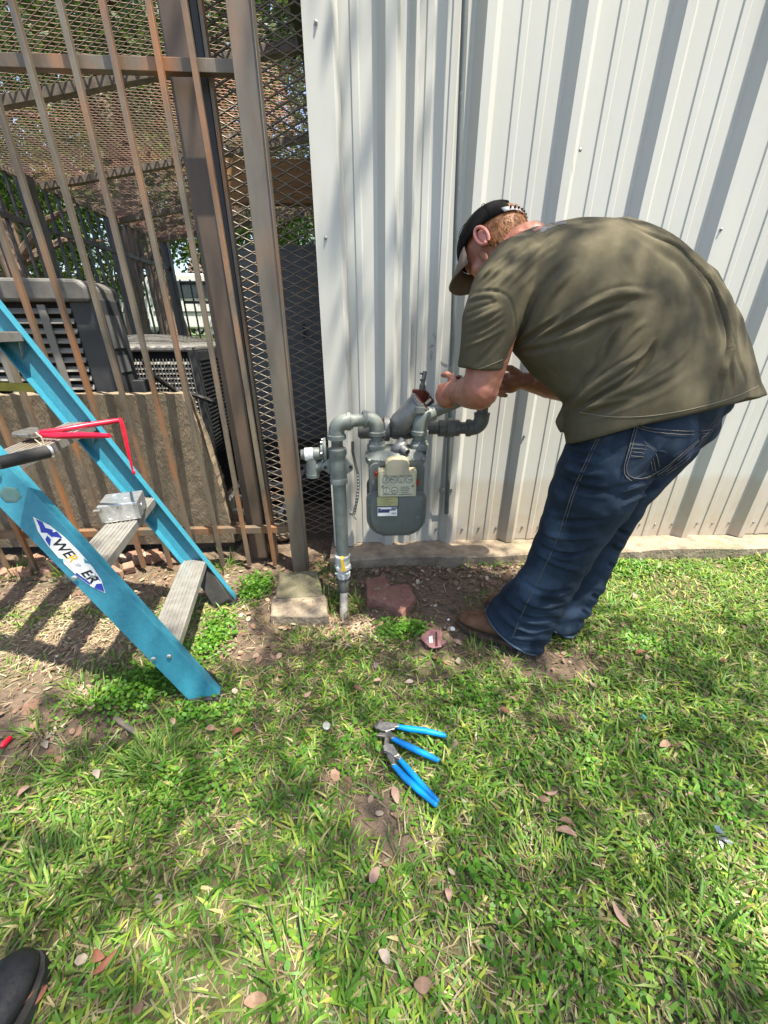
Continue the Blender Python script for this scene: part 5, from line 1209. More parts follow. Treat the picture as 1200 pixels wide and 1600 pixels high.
# ================================================================ litter one can point at
tg = thing('plastic_tag', 'faded pink pointed plastic tag with white sticker and slot', 'tag', tuple(gr(675,998)))
mb = MB(); mb.prism([gr(x,y,.016) for x,y in ((656,998),(671,985),(688,985),(691,990),(690,1012),(677,1014),(670,1012))], (0,0,.006)); b_ = part('plate', mb, M['pinkplastic'], tg, bev=.002)
mb = MB(); mb.prism([gr(x,y,.0225) for x,y in ((670,995),(676,993),(676,1004),(671,1005))], (0,0,.0008)); part('sticker', mb, M['white'], b_)
mb = MB(); mb.prism([gr(x,y,.0225) for x,y in ((680,987),(683,987),(684,1010),(680,1010))], (0,0,.0006)); part('slot', mb, pm('dark_slot',(.05,.015,.02)), b_)
mb = MB(); mb.prism([gr(x,y,.0225) for x,y in ((690,1003),(696,1001),(697,1005),(691,1008))], (0,0,.004)); part('tab', mb, M['pinkplastic'], b_)
mb = MB(); mb.lathe(gr(707,983,.008),(0,-.25,1),[(0,.0085),(.003,.0095),(.005,.008),(.0055,.004)],14); tag(part('white_disc', mb, M['white'], None, True), 'small white round disc on the soil before the boot toe', 'disc')
rock('white_pebble', gr(701,968,.006), .006, M['white'], 'tiny white pebble between tag and boot', 'pebble', None, 5, .6)
mb = MB(); mb.tube([gr(2,1168,.02), gr(8,1160,.022), gr(16,1153,.02), gr(18,1152,.018)], [.006,.008,.007,.004], 8); tag(part('red_scrap', mb, M['redgrip'], None, True), 'bright red plastic scrap on the soil at the left edge', 'scrap')
mb = MB(); rr = random.Random(9); c0 = gr(1122,1303,.03)
for _ in range(9):
    a_ = Vector((rr.uniform(-1,1),rr.uniform(-1,1),rr.uniform(-.3,.8)))*.016; b_ = Vector((rr.uniform(-1,1),rr.uniform(-1,1),rr.uniform(-.3,.8)))*.016; mb.add([c0,c0+a_,c0+a_+b_*.6,c0+b_],[(0,1,2,3)])
tag(part('foil_scrap', mb, pm('crumpled_foil',(.5,.52,.53),(.3,.32,.33),rough=.25,metal=.8,scale=80)), 'crumpled silver foil scrap in the grass at right', 'foil')
mb = MB(); mb.lathe(gr(510,1136,.022),(.1,-.2,1),[(0,.011),(.006,.012),(.010,.011),(.011,.006)],14); tag(part('bottle_cap', mb, pm('clear_grey_plastic',(.16,.18,.15),(.22,.24,.2),rough=.2), None, True), 'translucent grey bottle cap in the grass left of the pliers', 'bottle cap')
rock('teal_scrap', gr(1006,1120,.02), .008, pm('teal_plastic',(.06,.32,.27),rough=.4), 'small teal plastic scrap in the grass right of the jeans', 'scrap', None, 6, .5)
mb = MB(); mb.tube([gr(180,1122,.02), gr(200,1135,.022), gr(214,1147,.018)], [.008,.009,.005], 7); tag(part('wood_stick', mb, pm('weathered_wood',(.20,.16,.12),(.12,.1,.08),rough=.9,scale=30)), 'short grey weathered stick beside the ladder shadow', 'stick')
mb = MB(); mb.tube([gr(187,1139,.02), gr(165,1165,.016), gr(140,1190,.012)], .0013, 5); tag(part('dry_twig', mb, pm('pale_twig',(.35,.3,.22))), 'thin pale twig lying on the dark soil at left', 'twig')
mb = MB(); mb.tube([gr(20,1229,.01), gr(62,1228,.01)], .0014, 5); tag(part('dry_twig', mb, bpy.data.materials['pale_twig']), 'thin straight pale twig near the lower left soil edge', 'twig')

# ================================================================ photographer's boot
sh_ = thing('person', 'black boot tip of a second person at the lower left corner', 'person', tuple(gr(20,1570)))
toe, heel = gr(58,1492), gr(-60,1690); d_ = (toe-heel).normalized(); l_ = Vector((-d_.y,d_.x,0)); L_ = .30; heel = toe-d_*L_
secs = [(0,.036,.10),(.2,.042,.12),(.45,.046,.10),(.65,.052,.080),(.8,.052,.066),(.92,.040,.056),(.98,.024,.045),(1,.012,.036)]
mb = MB(); loft(mb, [[heel+d_*(L_*t)+l_*(w_*np.sign(cos(a))*abs(cos(a))**.8)+Z_*(.02+(h-.02)*max(0,.5+.5*sin(a))) for a in np.linspace(0,2*pi,21)[:-1]] for t,w_,h in secs]); bt = part('boot', mb, pm('black_leather',(.012,.012,.014),(.02,.02,.022),rough=.45,scale=50,bump=.0008), sh_, True, 0, 80)
sd = bt.modifiers.new('s','SUBSURF'); sd.levels = 1; sd.render_levels = 2
mb = MB(); rg = [heel+d_*(L_*t)+l_*(w_+.006) for t,w_,h in secs]+[heel+d_*(L_*t)-l_*(w_+.006) for t,w_,h in secs[::-1]]; loft(mb, [[p+Z_*z_ for p in rg] for z_ in (0,.02,.024)]); part('sole', mb, M['rubber'], bt, True, 0, 50)
mb = MB(); mb.cap(heel+d_*.07+Z_*.10, heel+d_*.03+Z_*.42, .06, .085); part('trouser_leg', mb, pm('black_trousers',(.02,.02,.025),rough=.9), sh_, True)

# ================================================================ grass
R = np.random.RandomState(5)
def in_view(x, y, z, m=50):
    dx, dy, dz = x, y, z-CAM_H
    zc = dx*_fw.x+dy*_fw.y+dz*_fw.z; px = 600+600*(dx*_rt.x+dy*_rt.y)/np.maximum(zc,.01); py = 800-600*(dx*_up.x+dy*_up.y+dz*_up.z)/np.maximum(zc,.01)
    return (zc > .02) & (px > -m) & (px < 1200+m) & (py > -m) & (py < 1600+m)
def blades(x, y, z0, az, el0, L, W, curl, col, roll, seg=3):
    n = len(x); V = np.zeros((n, 2*seg+1, 3)); ang = el0.copy(); px_, py_, pz_ = x.copy(), y.copy(), z0.copy()
    sx, sy = -np.sin(az), np.cos(az)
    rz_ = np.sin(roll); rc = np.cos(roll)
    wprof = [.75, 1.0, .72, 0] if seg == 3 else [.8,.9,0]
    for k in range(seg+1):
        w_ = W*wprof[k]/2
        if k < seg:
            V[:,2*k,0] = px_-sx*w_*rc; V[:,2*k,1] = py_-sy*w_*rc; V[:,2*k,2] = pz_-w_*rz_
            V[:,2*k+1,0] = px_+sx*w_*rc; V[:,2*k+1,1] = py_+sy*w_*rc; V[:,2*k+1,2] = pz_+w_*rz_
        else: V[:,2*k] = np.stack([px_,py_,pz_],1)
        st_ = L/seg; px_ = px_+np.cos(az)*np.cos(ang)*st_; py_ = py_+np.sin(az)*np.cos(ang)*st_; pz_ = np.maximum(pz_+np.sin(ang)*st_, z0+.002); ang = ang-curl
    b = np.arange(n)[:,None]*(2*seg+1)
    quads = np.concatenate([b+np.array([[2*k,2*k+1,2*k+3,2*k+2]]) for k in range(seg-1)]) ; tris = b+np.array([[2*seg-2,2*seg-1,2*seg]])
    return V.reshape(-1,3), quads, tris, np.repeat(col, 2*seg+1, axis=0)
def cat_blades(sets):
    Vs_, Q, T, C_ = [], [], [], []; o = 0
    for v,q,t,c in sets: Vs_.append(v); Q.append(q+o); T.append(t+o); C_.append(c); o += len(v)
    return np.concatenate(Vs_), [np.concatenate(Q), np.concatenate(T)], np.concatenate(C_)
def scatter(n, x0, x1, y0, y1):
    x = R.uniform(x0,x1,n); y = R.uniform(y0,y1,n); k = in_view(x,y,np.zeros(n)); return x[k], y[k]
M['grass'] = pm('grass_blade', (1.1,1.1,1.0), (.8,.85,.8), rough=.5, scale=40, attr='Col', transl=.35, spec=.35)
def pick(n, pal, wts):
    c = np.array(pal)[R.choice(len(pal), n, p=wts)]; return c*R.uniform(.75,1.25,(n,1))
sets = []
x, y = scatter(190000, -2.4, 2.6, .12, 1.66)
bm_ = bare_np(x, y); patch = .5+.5*np.sin(x*8.3+1.1*np.sin(y*9))*np.sin(y*10.7+1.3*np.sin(x*7))
keep = R.rand(len(x)) < (1-bm_)**1.7*(.36+.50*patch)*.95
x, y = x[keep], y[keep]; patch = patch[keep]; n = len(x)
yell = np.clip(.35+.5*np.sin(x*3.1+y*4.7+.8), 0, 1)
col = pick(n, [(.076,.182,.022),(.122,.25,.032),(.18,.30,.042),(.30,.36,.055),(.42,.37,.18),(.24,.185,.10)], [.24,.31,.23,.12,.07,.03])
sets.append(blades(x, y, gz_np(x,y)-.002, R.uniform(0,2*pi,n), R.uniform(.10,1.05,n), R.uniform(.024,.058,n)*(.8+.35*patch), R.uniform(.0038,.0072,n), R.uniform(.15,.55,n), col, R.uniform(-.5,.5,n)))
# flat dry thatch between the blades
x, y = scatter(90000, -2.4, 2.6, .12, 1.66); bm_ = bare_np(x,y); keep = R.rand(len(x)) < (1-bm_*.75)*.62; x, y = x[keep], y[keep]; n = len(x)
col = pick(n, [(.32,.26,.15),(.24,.19,.11),(.14,.12,.065),(.42,.36,.24),(.09,.13,.04)], [.25,.25,.2,.12,.18])
sets.append(blades(x, y, gz_np(x,y)+R.uniform(0,.008,n), R.uniform(0,2*pi,n), R.uniform(-.05,.25,n), R.uniform(.025,.06,n), R.uniform(.0015,.0035,n), R.uniform(-.1,.25,n), col, R.uniform(-.4,.4,n)))
# longer tufts
def tuft(cx_, cy_, r, n, L0, L1, pal, w_=(.003,.005), el=(.6,1.45)):
    x = cx_+R.randn(n)*r; y = cy_+R.randn(n)*r; az = np.arctan2(y-cy_, x-cx_)+R.randn(n)*.6
    sets.append(blades(x, y, gz_np(x,y)-.003, az, R.uniform(*el,n), R.uniform(L0,L1,n), R.uniform(*w_,n), R.uniform(.1,.55,n), np.array(pal)[R.choice(len(pal),n)]*R.uniform(.8,1.2,(n,1)), R.uniform(-.5,.5,n)))
GP = [(.07,.16,.02),(.11,.20,.03),(.17,.24,.05)]
for (px_, py_, r, n, L0, L1) in [(512,935,.022,70,.07,.17),(562,940,.02,50,.05,.14),(520,900,.02,40,.06,.14),(350,888,.03,60,.05,.12),(110,905,.03,60,.06,.14),(30,900,.03,50,.06,.14),(150,1105,.03,90,.04,.09),(470,1010,.03,80,.04,.09),(620,1000,.03,70,.04,.08),(590,1010,.04,120,.02,.05),(135,1080,.05,120,.03,.07),(240,1200,.05,150,.05,.11),(745,1015,.03,60,.03,.07),(790,1035,.03,60,.03,.07),(60,1150,.03,50,.03,.08),(120,1215,.04,90,.04,.09),(460,1540,.06,90,.06,.11),(1100,1500,.08,120,.06,.11),(1010,1330,.06,90,.05,.10),(830,1400,.05,80,.05,.10),(60,1420,.08,140,.06,.12),(180,1350,.06,100,.05,.10)]:
    p = gr(px_, py_); tuft(p.x, p.y, r, n, L0, L1, GP)
GV, GF, GC = cat_blades(sets)
g = part('grass', bulk('grass', GV, GF, GC), M['grass']); tag(g, 'patchy broad-bladed lawn grass mixed with dry straw', 'grass', None, 'stuff')
print('grass tris', len(GF[0])*2+len(GF[1]))

# ---------------------------------------------------------------- clover and low broad leaves
def leaflets(x, y, z, r, tilt, az, col):
    n = len(x); k = 6; a = np.arange(k)/k*2*pi; V = np.zeros((n,k,3)); ux, uy = np.cos(az), np.sin(az)
    for j in range(k):
        u = np.cos(a[j])*r*1.25; v = np.sin(a[j])*r
        V[:,j,0] = x+ux*u-uy*v*np.cos(tilt); V[:,j,1] = y+uy*u+ux*v*np.cos(tilt); V[:,j,2] = z+v*np.sin(tilt)+u*.3
    F = np.arange(n)[:,None]*k+np.arange(k)[None]
    return V.reshape(-1,3), F, np.repeat(col,k,axis=0)
LV, LF, LC = [], [], []; o = 0
for (px_, py_, rx, ry, n) in [(400,920,.045,.07,1100),(340,1000,.05,.10,700),(210,1090,.10,.07,1500),(250,1060,.10,.06,800),(320,1120,.09,.03,500),(650,985,.04,.03,160),(615,985,.05,.035,700),(640,870,.10,.02,380),(690,880,.08,.02,250),(780,880,.15,.04,500),(980,890,.16,.05,700),(1010,1010,.12,.06,350),(230,980,.04,.03,300),(760,1380,.06,.06,200),(850,1480,.07,.08,220),(740,1090,.1,.06,300),(1130,1250,.09,.06,400),(560,1160,.12,.08,300),(300,1240,.12,.06,350),(900,1180,.2,.1,500),(480,1480,.12,.1,160),(1000,1560,.1,.05,90),(600,880,.05,.02,120),(395,880,.06,.03,260)]:
    n = int(n*(.55 if py_ > 1080 else .9)); c_ = gr(px_, py_); x = c_.x+R.randn(n)*rx*.7; y = c_.y+R.randn(n)*ry*.7; z = gz_np(x,y)+R.uniform(.004,.032,n)
    k = in_view(x,y,z) & (y < 1.575); x,y,z = x[k],y[k],z[k]; n = len(x)
    if not n: continue
    v,f,c = leaflets(x,y,z,R.uniform(.003,.0062,n),R.uniform(-.7,.7,n),R.uniform(0,2*pi,n),pick(n,[(.055,.165,.012),(.09,.225,.018),(.15,.28,.026)],[.4,.4,.2])); LV.append(v); LF.append(f+o); LC.append(c); o += len(v)
cl = part('clover', bulk('clover', np.concatenate(LV), [np.concatenate(LF)], np.concatenate(LC)), M['grass']); tag(cl, 'low round-leaved clover and weeds among the grass', 'clover', None, 'stuff')

# ---------------------------------------------------------------- leaf litter too small to pick apart
x, y = scatter(26000, -2.3, 2.6, .14, 1.72); 
wgt = np.clip((y-1.38)/.12,0,1)*np.clip((1.6-x)/.4,0,1)*np.clip((x+.4)/.2,0,1)*.55 + bare_np(x,y)*.13 + .02
k = (R.rand(len(x)) < wgt) & ~((y > 1.575) & (x > -.2)); x,y = x[k],y[k]; n = len(x)
v,f,c = leaflets(x,y,gz_np(x,y)+R.uniform(.003,.014,n),R.uniform(.004,.013,n)*R.uniform(.5,1,n),R.uniform(-.7,.7,n),R.uniform(0,2*pi,n),pick(n,[(.23,.14,.09),(.16,.09,.055),(.32,.23,.15),(.40,.33,.25)],[.35,.3,.25,.1]))
M['litter'] = pm('dry_litter',(1,1,1),(.75,.72,.7),rough=.9,scale=60,attr='Col')
tag(part('leaf_litter', bulk('leaf_litter', v, [f], c), M['litter']), 'crushed dry leaf litter and chips along the wall foot', 'leaf litter', None, 'stuff')
# wood chips and straw in front of riser and pavers
x = gr(545,985).x+R.randn(700)*.10; y = gr(545,985).y+R.randn(700)*.05; n = 700
sets = [blades(x,y,gz_np(x,y)+R.uniform(.004,.014,n),R.uniform(0,2*pi,n),R.uniform(-.05,.3,n),R.uniform(.012,.04,n),R.uniform(.002,.006,n),R.uniform(-.1,.2,n),pick(n,[(.40,.30,.19),(.30,.20,.12),(.48,.40,.28)],[.4,.4,.2]),R.uniform(-.5,.5,n))]
x = gr(100,985).x+R.randn(2600)*.34; y = gr(100,985).y+R.randn(2600)*.12; n = 2600
sets.append(blades(x,y,gz_np(x,y)+R.uniform(.002,.012,n),R.uniform(0,2*pi,n),R.uniform(-.05,.2,n),R.uniform(.012,.045,n),R.uniform(.0015,.004,n),R.uniform(-.1,.2,n),pick(n,[(.42,.34,.22),(.32,.24,.15),(.22,.16,.10)],[.4,.4,.2]),R.uniform(-.5,.5,n)))
# pebble grit on the bare soil
cv,cf,cc = cat_blades(sets); tag(part('wood_chips', bulk('wood_chips', cv, cf, cc), M['litter']), 'pale wood chips and straw scattered round the riser foot', 'wood chips', None, 'stuff')
x, y = scatter(16000, -2.2, 1.8, .2, 1.6); k = R.rand(len(x)) < bare_np(x,y)*.35; x,y = x[k],y[k]; n = len(x)
t8 = np.array([[1,0,0],[-1,0,0],[0,1,0],[0,-1,0],[0,0,1],[0,0,-1]],float); r_ = R.uniform(.0015,.005,n)*R.uniform(.6,1,n)
Vp = (np.stack([x,y,gz_np(x,y)+.003],1)[:,None,:] + t8[None]*r_[:,None,None]*R.uniform(.6,1.3,(n,6,1)))
F8 = np.array([[0,2,4],[2,1,4],[1,3,4],[3,0,4],[2,0,5],[1,2,5],[3,1,5],[0,3,5]])
tag(part('grit', bulk('grit', Vp.reshape(-1,3), [(np.arange(n)[:,None,None]*6+F8[None]).reshape(-1,3)], np.repeat(pick(n,[(.14,.10,.075),(.09,.065,.05),(.30,.26,.22),(.2,.15,.11)],[.4,.4,.06,.14]),6,axis=0)), M['litter']), 'soil crumbs and grit on the bare earth', 'grit', None, 'stuff')

# ---------------------------------------------------------------- single fallen leaves
def leafmesh(name, L, W, cup, m):
    vs = []; fs = []; n = 7
    for i in range(n):
        t = i/(n-1); w_ = W*sin(pi*min(1,t*.92+.04))**.8*.5; zc = cup*sin(pi*t)*.5
        vs += [(L*(t-.5),-w_,zc+cup*.9*(w_/W)), (L*(t-.5),0,zc), (L*(t-.5),w_,zc+cup*.6*(w_/W))]
    for i in range(n-1):
        for k in (0,1): fs.append((i*3+k,i*3+k+1,(i+1)*3+k+1,(i+1)*3+k))
    me = bpy.data.meshes.new(name); me.from_pydata(vs,[],fs); me.materials.append(m)
    me.polygons.foreach_set('use_smooth',[True]*len(me.polygons)); return me
LM = [pm('tan_leaf',(.27,.17,.11),(.17,.10,.06),rough=.8,scale=60,bump=.0006), pm('pinkish_leaf',(.31,.20,.155),(.20,.12,.09),rough=.8,scale=60,bump=.0006), pm('russet_leaf',(.20,.075,.04),(.13,.05,.03),rough=.7,scale=60,bump=.0006), pm('pale_leaf',(.27,.225,.18),(.17,.14,.11),rough=.85,scale=60)]
LMe = [[leafmesh('leaf', L*.045, W*.022, c*.012, m) for (L,W,c) in ((1,1,1),(1.2,.9,-1),(.8,1.1,1.4))] for m in LM]
leaf_px = [(618,1238,1,'pink-brown dry leaf lying just left of the lower pliers grips'),(860,1238,1,'pinkish dry leaf standing in the grass right of the pliers'),(850,1250,0,'tan dry leaf tucked below the pinkish one right of the pliers'),(884,1306,1,'curled pink-brown leaf at mid right of the lawn'),(970,1430,1,'broad pinkish dry leaf in the lower right lawn'),(398,1562,0,'tan leaf in the grass near the bottom centre-left'),(152,1490,2,'russet curled leaf in the grass right of the black boot'),(162,1500,2,'second russet leaf touching the curled one near the black boot'),(50,1560,2,'reddish brown leaf beside the black boot sole'),(372,1149,2,'dark red leaf in the grass right of the ladder foot'),(72,1166,3,'pale grey leaf lying on the dark soil at left'),(150,1211,3,'small whitish leaf on the soil edge at lower left'),(80,1143,3,'small pale leaf standing in the grass beside dark soil'),(1000,1022,2,'russet leaf in the lawn right of the far boot'),(1012,1030,1,'pinkish leaf beside the russet one right of the far boot'),(990,932,1,'pinkish leaf on sunlit lawn near the wall foot'),(928,1066,1,'pink leaf in grass below the far boot'),(800,1092,0,'tan leaf at the lower edge of the bare soil patch'),(788,1110,2,'russet leaf below the bare soil patch'),(716,998,1,'pink leaf between the white disc and the boot sole'),(680,1020,0,'tan leaf just below the pink plastic tag'),(664,940,0,'tan leaf on the soil right of the red flagstone'),(640,1062,3,'pale leaf in the grass midway between tag and pliers'),(430,1025,1,'pink leaf on the soil below the pale paver'),(585,1372,1,'pale pink leaf near a bare spot in the lower lawn'),(600,1500,3,'pale leaf in the grass near the bottom centre'),(885,1290,0,'tan leaf above the curled pink-brown one at mid right'),(120,1145,0,'tan leaf under the flat stone at left'),(40,1240,1,'yellow-pink leaf at the lower left soil corner'),(30,1262,0,'tan leaf below the yellow-pink one at lower left'),(480,1085,1,'pink leaf in the grass left of centre below the paver'),(560,1072,2,'russet leaf on bare spot between paver and pliers'),(590,1062,1,'pink leaf beside the russet one between paver and pliers'),(1085,1245,1,'pinkish leaf in the right lawn above the foil'),(1040,1160,0,'tan leaf in the right lawn below the teal scrap'),(330,1142,0,'tan leaf right of the ladder foot in clover'),(270,1128,1,'pink leaf on soil just below the ladder foot'),(700,1400,1,'pink leaf in the lower middle lawn'),(1130,1040,2,'russet leaf on the lawn near the right edge'),(660,1540,0,'tan leaf near the bottom right of centre')]
rl = random.Random(21)
for (px_, py_, m_, lab) in leaf_px:
    p = gr(px_, py_, .02); o = bpy.data.objects.new('dry_leaf', LMe[m_][rl.randrange(3)]); COL.objects.link(o)
    o.location = (p.x, p.y, gz(p.x,p.y)+.022 if bare_np(np.array([p.x]),np.array([p.y]))[0] < .4 else gz(p.x,p.y)+.012); o.rotation_euler = (rl.uniform(-.5,.5), rl.uniform(-.4,.4), rl.uniform(0,6.28)); s_ = rl.uniform(.55,.95); o.scale = (s_,s_,s_)
    tag(o, lab, 'leaf', 'fallen dry leaves')
# ================================================================ trees
M['leafm'] = pm('tree_leaf', (.050,.095,.015), (.028,.060,.010), rough=.45, scale=2.5, transl=.4, spec=.35, col3=(.11,.155,.024), scale3=1.1, lo3=.5, hi3=.65)
M['bark'] = pm('bark', (.17,.115,.08), (.075,.05,.036), rough=.95, scale=14, stretch=(1.5,1.5,.25), bump=.02, bscale=22, detail=8)
def leafcloud(P, size, RS):
    n = len(P); k = 4; d = RS.randn(n,3); d /= np.linalg.norm(d,axis=1)[:,None]; e = RS.randn(n,3); e -= d*(d*e).sum(1)[:,None]; e /= np.linalg.norm(e,axis=1)[:,None]
    s = size*RS.uniform(.6,1.3,n)[:,None]; nrm = np.cross(d,e)
    V = np.stack([P-d*s, P-e*s*.42+nrm*s*.12, P+d*s, P+e*s*.42+nrm*s*.12],1)
    return bulk('leaves', V.reshape(-1,3), [np.arange(n*4).reshape(-1,4)])
def branches(mb, base, top, r0, RS, nb=7, spread=1.6):
    base, top = Vector(base), Vector(top); H_ = (top-base).length
    pts = [base.lerp(top,t)+Vector((RS.randn()*.04*H_*.3*t,RS.randn()*.04*H_*.3*t,0)) for t in np.linspace(0,1,9)]
    mb.tube(pts, [r0*(1.25-.25*min(1,i/1.5))*(1-.075*i) for i in range(9)], 12)
    tips = []
    for k in range(nb):
        a = pts[4+k%5]; az = k*2.4+RS.rand(); q = a+Vector((cos(az)*spread,sin(az)*spread,RS.uniform(.5,1.3)))*RS.uniform(.6,1.1)
        mid = a.lerp(q,.5)+Vector((0,0,.15)); mb.tube([a,mid,q], [r0*.38,r0*.22,r0*.06], 7); tips.append(q)
    return tips
# shade tree over the lawn, standing behind the viewer to the right: it throws the dappled shade
RS = np.random.RandomState(17)
sd_ = -np.array(SUN_DIR)
def lit_map(L):                                     # openings between the twigs, judged where each leaf's shade lands
    t = L[:,2]/SUN_DIR.z; gx = L[:,0]+sd_[0]*t; gy = L[:,1]+sd_[1]*t
    tw = (1.735-L[:,1])/sd_[1]; wx = L[:,0]+sd_[0]*tw; wz = L[:,2]+sd_[2]*tw; wall = wz > 0.05
    lit = np.zeros(len(L))
    def spot(px_, py_, rx, ry, v=1.0):
        c = gr(px_, py_); return v*np.exp(-(((gx-c.x)/rx)**2+((gy-c.y)/ry)**2)**2)
    g = np.zeros(len(L))
    g = np.maximum(g, 1/(1+np.exp(-(gx-.78+.10*np.sin(gy*9))/.035))*1/(1+np.exp(-(gy-1.17+.06*np.sin(gx*11))/.03)))
    g = np.maximum(g, 1/(1+np.exp((gx+.50+.08*np.sin(gy*10))/.03))*1/(1+np.exp(-(gy-1.02+.05*np.sin(gx*9))/.03)))
    for s_ in [(35,1075,.17,.07),(20,1050,.12,.08),(115,1255,.13,.07),(150,1090,.05,.05),(1160,1420,.10,.12),(1195,1330,.06,.07),(420,1432,.04,.04,.9),(440,1490,.05,.03,.8),(640,1590,.04,.03,.7),(1000,1010,.10,.05,.8),(465,945,.05,.03),(545,985,.10,.025,.9),(570,868,.035,.03),(850,1245,.025,.02,.7),(1090,925,.34,.10),(960,1000,.06,.03,.7),(1190,960,.12,.08),(720,1450,.02,.02,.5),(300,1330,.03,.02,.5),(640,1285,.02,.02,.4),(930,1440,.03,.015,.5),(380,1290,.03,.015,.5)]:
        g = np.maximum(g, spot(*s_))
    # the man's upper back: leaf gaps
    for (px_, py_, Y, r) in [(935,385,1.06,.030),(908,425,1.05,.026),(985,372,1.06,.028),(960,360,1.1,.03),(1115,425,1.08,.022),(870,385,1.1,.02),(1128,395,1.12,.02)]:
        p = at(px_,py_,Y); tt = p.z/SUN_DIR.z; c = Vector((p.x+sd_[0]*tt, p.y+sd_[1]*tt)); g = np.maximum(g, .85*np.exp(-(((gx-c.x)/r)**2+((gy-c.y)/(r*1.3))**2)**2))
    w_ = 1/(1+np.exp(-(wx-.30-.10*np.sin(wz*3.1)+.05*np.sin(wz*9+wx*7))/.03))
    left = np.clip(.30+.9*np.sin(wx*16+wz*4.1+1)*np.sin(wz*5.3-wx*9+.5)+.35*np.sin(wx*31-wz*13), 0, 1)
    top = np.clip((wz-1.55)/.25, 0, 1)
    wl = np.maximum(np.maximum(w_*1.0, left*.85), top*.8); fen_ = (wx < -.17)
    wl = np.where(fen_, .85, wl)
    return np.where(wall, wl, g)
N_ = 165000
L = np.stack([RS.uniform(-2.2,5.6,N_), RS.uniform(-5.2,1.2,N_), RS.uniform(4.4,6.6,N_)],1)
kp = (RS.rand(N_) > lit_map(L)*1.05) & (RS.rand(N_) < .56)
tt = L[:,2]/SUN_DIR.z; gx = L[:,0]+sd_[0]*tt; gy = L[:,1]+sd_[1]*tt
core = (gx > -2.2) & (gx < 2.6) & (gy > .0) & (gy < 2.4)
kp &= core | (RS.rand(N_) < .25)
L = L[kp]
M['canopy'] = pm('canopy_leaf', (.15,.20,.07), (.11,.16,.05), rough=.45, scale=2.5, transl=.42, spec=.4)
oak = thing('shade_tree', 'broad leafy tree above the lawn throwing dappled shade', 'tree', (3.6,-3.4,0))
mb = MB(); branches(mb, (3.6,-3.4,-.1), (3.0,-2.8,5.6), .20, RS, 8, 1.2); part('trunk', mb, M['bark'], oak, True)
part('crown', leafcloud(L, .0365, RS), M['canopy'], oak)
# trees beyond the yard
def bgtree(label, x, y, r0, lean, crown, n, size, seed, zb=.8, ht=4.5):
    RS = np.random.RandomState(seed); t = thing('background_tree', label, 'tree', (x,y,zb), 'trees beyond the yard')
    mb = MB(); branches(mb, (x,y,zb-.3), (x+lean[0],y+lean[1],zb+ht), r0, RS, 8, 1.6); part('trunk', mb, M['bark'], t, True)
    cx_, cy_, cz_, rx, ry, rzz = crown
    nc = 26; C0 = RS.randn(nc,3)*.55; C0 /= np.maximum(1,np.linalg.norm(C0,axis=1))[:,None]
    P = C0[RS.randint(0,nc,n)] + RS.randn(n,3)*.17
    P = P*np.array([rx,ry,rzz]) + np.array([cx_,cy_,cz_]); P = P[P[:,2] > 1.2]
    part('crown', leafcloud(P, size, RS), M['leafm'], t); return t
p = at(272,515,8.0)
bgtree('thick barked tree with ribbed trunk straight behind the low condenser', p.x+.1, 8.0, .26, (-.55,.2), (p.x-.3,8.3,4.6,3.4,2.6,2.4), 16000, .06, 1, .55, 4)
p = at(48,440,6.6); bgtree('grey trunked tree behind the left side fence', p.x, 6.6, .20, (-.3,.1), (p.x-.5,7,4.0,2.6,2.2,2.2), 11000, .055, 2, .3, 3.5)
bgtree('dense dark tree rising above the cage roof', -2.2, 10.5, .22, (.2,0), (-2.0,10.5,5.6,3.6,2.4,3.0), 18000, .07, 3)
bgtree('bright leafy tree at far left above the yard', -8.5, 11, .22, (.2,0), (-8.2,11,4.8,3.2,2.4,3.0), 14000, .075, 4)
bgtree('low leafy tree left of the vans', -10.5, 15, .2, (.1,0), (-10.2,15,4.0,3.0,2,2.2), 14000, .09, 5)
bgtree('tall spreading tree at the back of the lawn', -5.5, 20, .3, (.3,0), (-5.0,20,7,6.0,3,4.0), 16000, .12, 6, .88, 5)
bgtree('dark spreading tree overhanging the cage roof', -3.4, 6.2, .16, (.9,-.6), (-1.6,4.6,4.0,2.4,1.9,1.0), 11000, .055, 9, .1, 3.6)
bgtree('slim leafy tree seen between the two tall posts', -2.9, 14, .12, (.2,0), (-2.7,14,3.6,1.7,1.5,1.8), 7000, .075, 7, .88, 2.5)
# low hedge behind
RS = np.random.RandomState(31)
hd = thing('hedge', 'dark low hedge at the back of the far lawn', 'hedge', (-8,27,.8))
P = np.stack([RS.uniform(-26,6,14000),RS.uniform(26,28,14000),.8+RS.rand(14000)**.7*3.2],1); part('foliage', leafcloud(P,.17,RS), M['leafm'], hd)

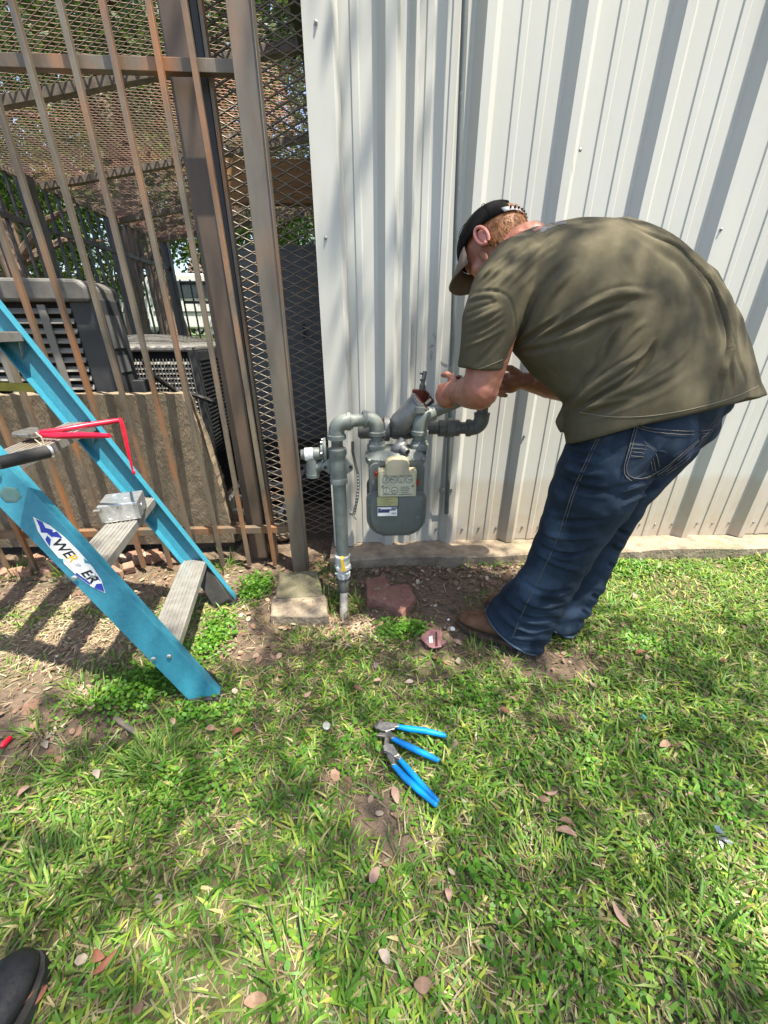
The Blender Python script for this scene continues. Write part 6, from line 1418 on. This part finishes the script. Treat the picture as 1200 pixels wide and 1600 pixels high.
# ================================================================ parked vans and house
M['vanw'] = pm('white_car_paint', (.75,.76,.76), (.7,.71,.71), rough=.25, scale=2, coat=.3)
M['glass'] = pm('dark_glass', (.03,.04,.05), rough=.08, scale=3)
def van(label, x, y, z, L_, H_, name='parked_van'):
    t = thing(name, label, 'van', (x,y,z), 'white vehicles parked beyond the yard')
    prof = [(-.5,.16),(-.5,.62),(-.46,.95),(-.40,1.0),(.20,1.0),(.30,.93),(.40,.58),(.48,.52),(.5,.40),(.5,.16)]
    mb = MB(); mb.prism([(x+a*L_,y-.9,z+b*H_) for a,b in prof],(0,1.8,0)); part('body', mb, M['vanw'], t, bev=.05)
    for a,b in ((-.44,-.28),(-.26,-.08),(-.06,.10)):
        mb = MB(); mb.box((x+(a+b)/2*L_,y-.905,z+.76*H_),((b-a)*L_,.03,.26*H_)); part('window', mb, M['glass'], t, bev=.02)
    mb = MB(); mb.prism([(x+.12*L_,y-.92,z+.62*H_),(x+.37*L_,y-.92,z+.62*H_),(x+.29*L_,y-.92,z+.89*H_),(x+.12*L_,y-.92,z+.89*H_)],(0,.03,0)); part('window', mb, M['glass'], t)
    for a in (-.32,.32):
        mb = MB(); mb.lathe((x+a*L_,y-.93,z+.33),(0,1,0),[(0,.25),(.02,.33),(.2,.33)],18); wv2 = part('wheel', mb, M['rubber'], t, True)
        mb = MB(); mb.lathe((x+a*L_,y-.95,z+.33),(0,1,0),[(0,.12),(.03,.2)],14); part('rim', mb, M['galv'], wv2, True)
    mb = MB(); mb.box((x+.49*L_,y-.6,z+.45*H_),(.05,.3,.12)); part('headlight', mb, M['white'], t)
    mb = MB(); mb.box((x,y-.915,z+.42*H_),(L_*.9,.02,.03)); part('trim_strip', mb, M['rubber'], t)
p0, p1 = at(196,525,17), at(262,525,17); van('white van left of the thick tree trunk', p0.x+.2, 17, .86, 4.4, 2.0)
p1 = at(330,525,16); van('white van right of the thick tree trunk', p1.x+.6, 16, .86, 4.6, 1.95)
hs_ = thing('pale_house', 'pale house wall glimpsed between the two tall posts', 'house', (-6.5,24,.88))
p = at(385,470,24)
mb = MB(); mb.box((p.x,25,.88+1.5),(5,2,3.0)); part('wall', mb, pm('pale_render',(.62,.58,.54),rough=.9), hs_)
mb = MB(); mb.prism([(p.x-2.8,23.8,3.85),(p.x+2.8,23.8,3.85),(p.x+2.8,25,5.0),(p.x-2.8,25,5.0)],(0,1.2,-.1)); part('roof', mb, pm('house_roof',(.13,.09,.075),rough=.9), hs_)
for dx in (-1.3,.9):
    mb = MB(); mb.box((p.x+dx,23.98,2.5),(.9,.06,1.2)); wq = part('window', mb, M['glass'], hs_)
    mb = MB(); mb.box((p.x+dx,23.97,1.86),(1.05,.12,.08)); part('sill', mb, M['white'], wq)
mb = MB(); mb.box((p.x-.2,23.97,1.9),(.9,.06,2.0)); part('door', mb, M['rubbrick'], hs_)
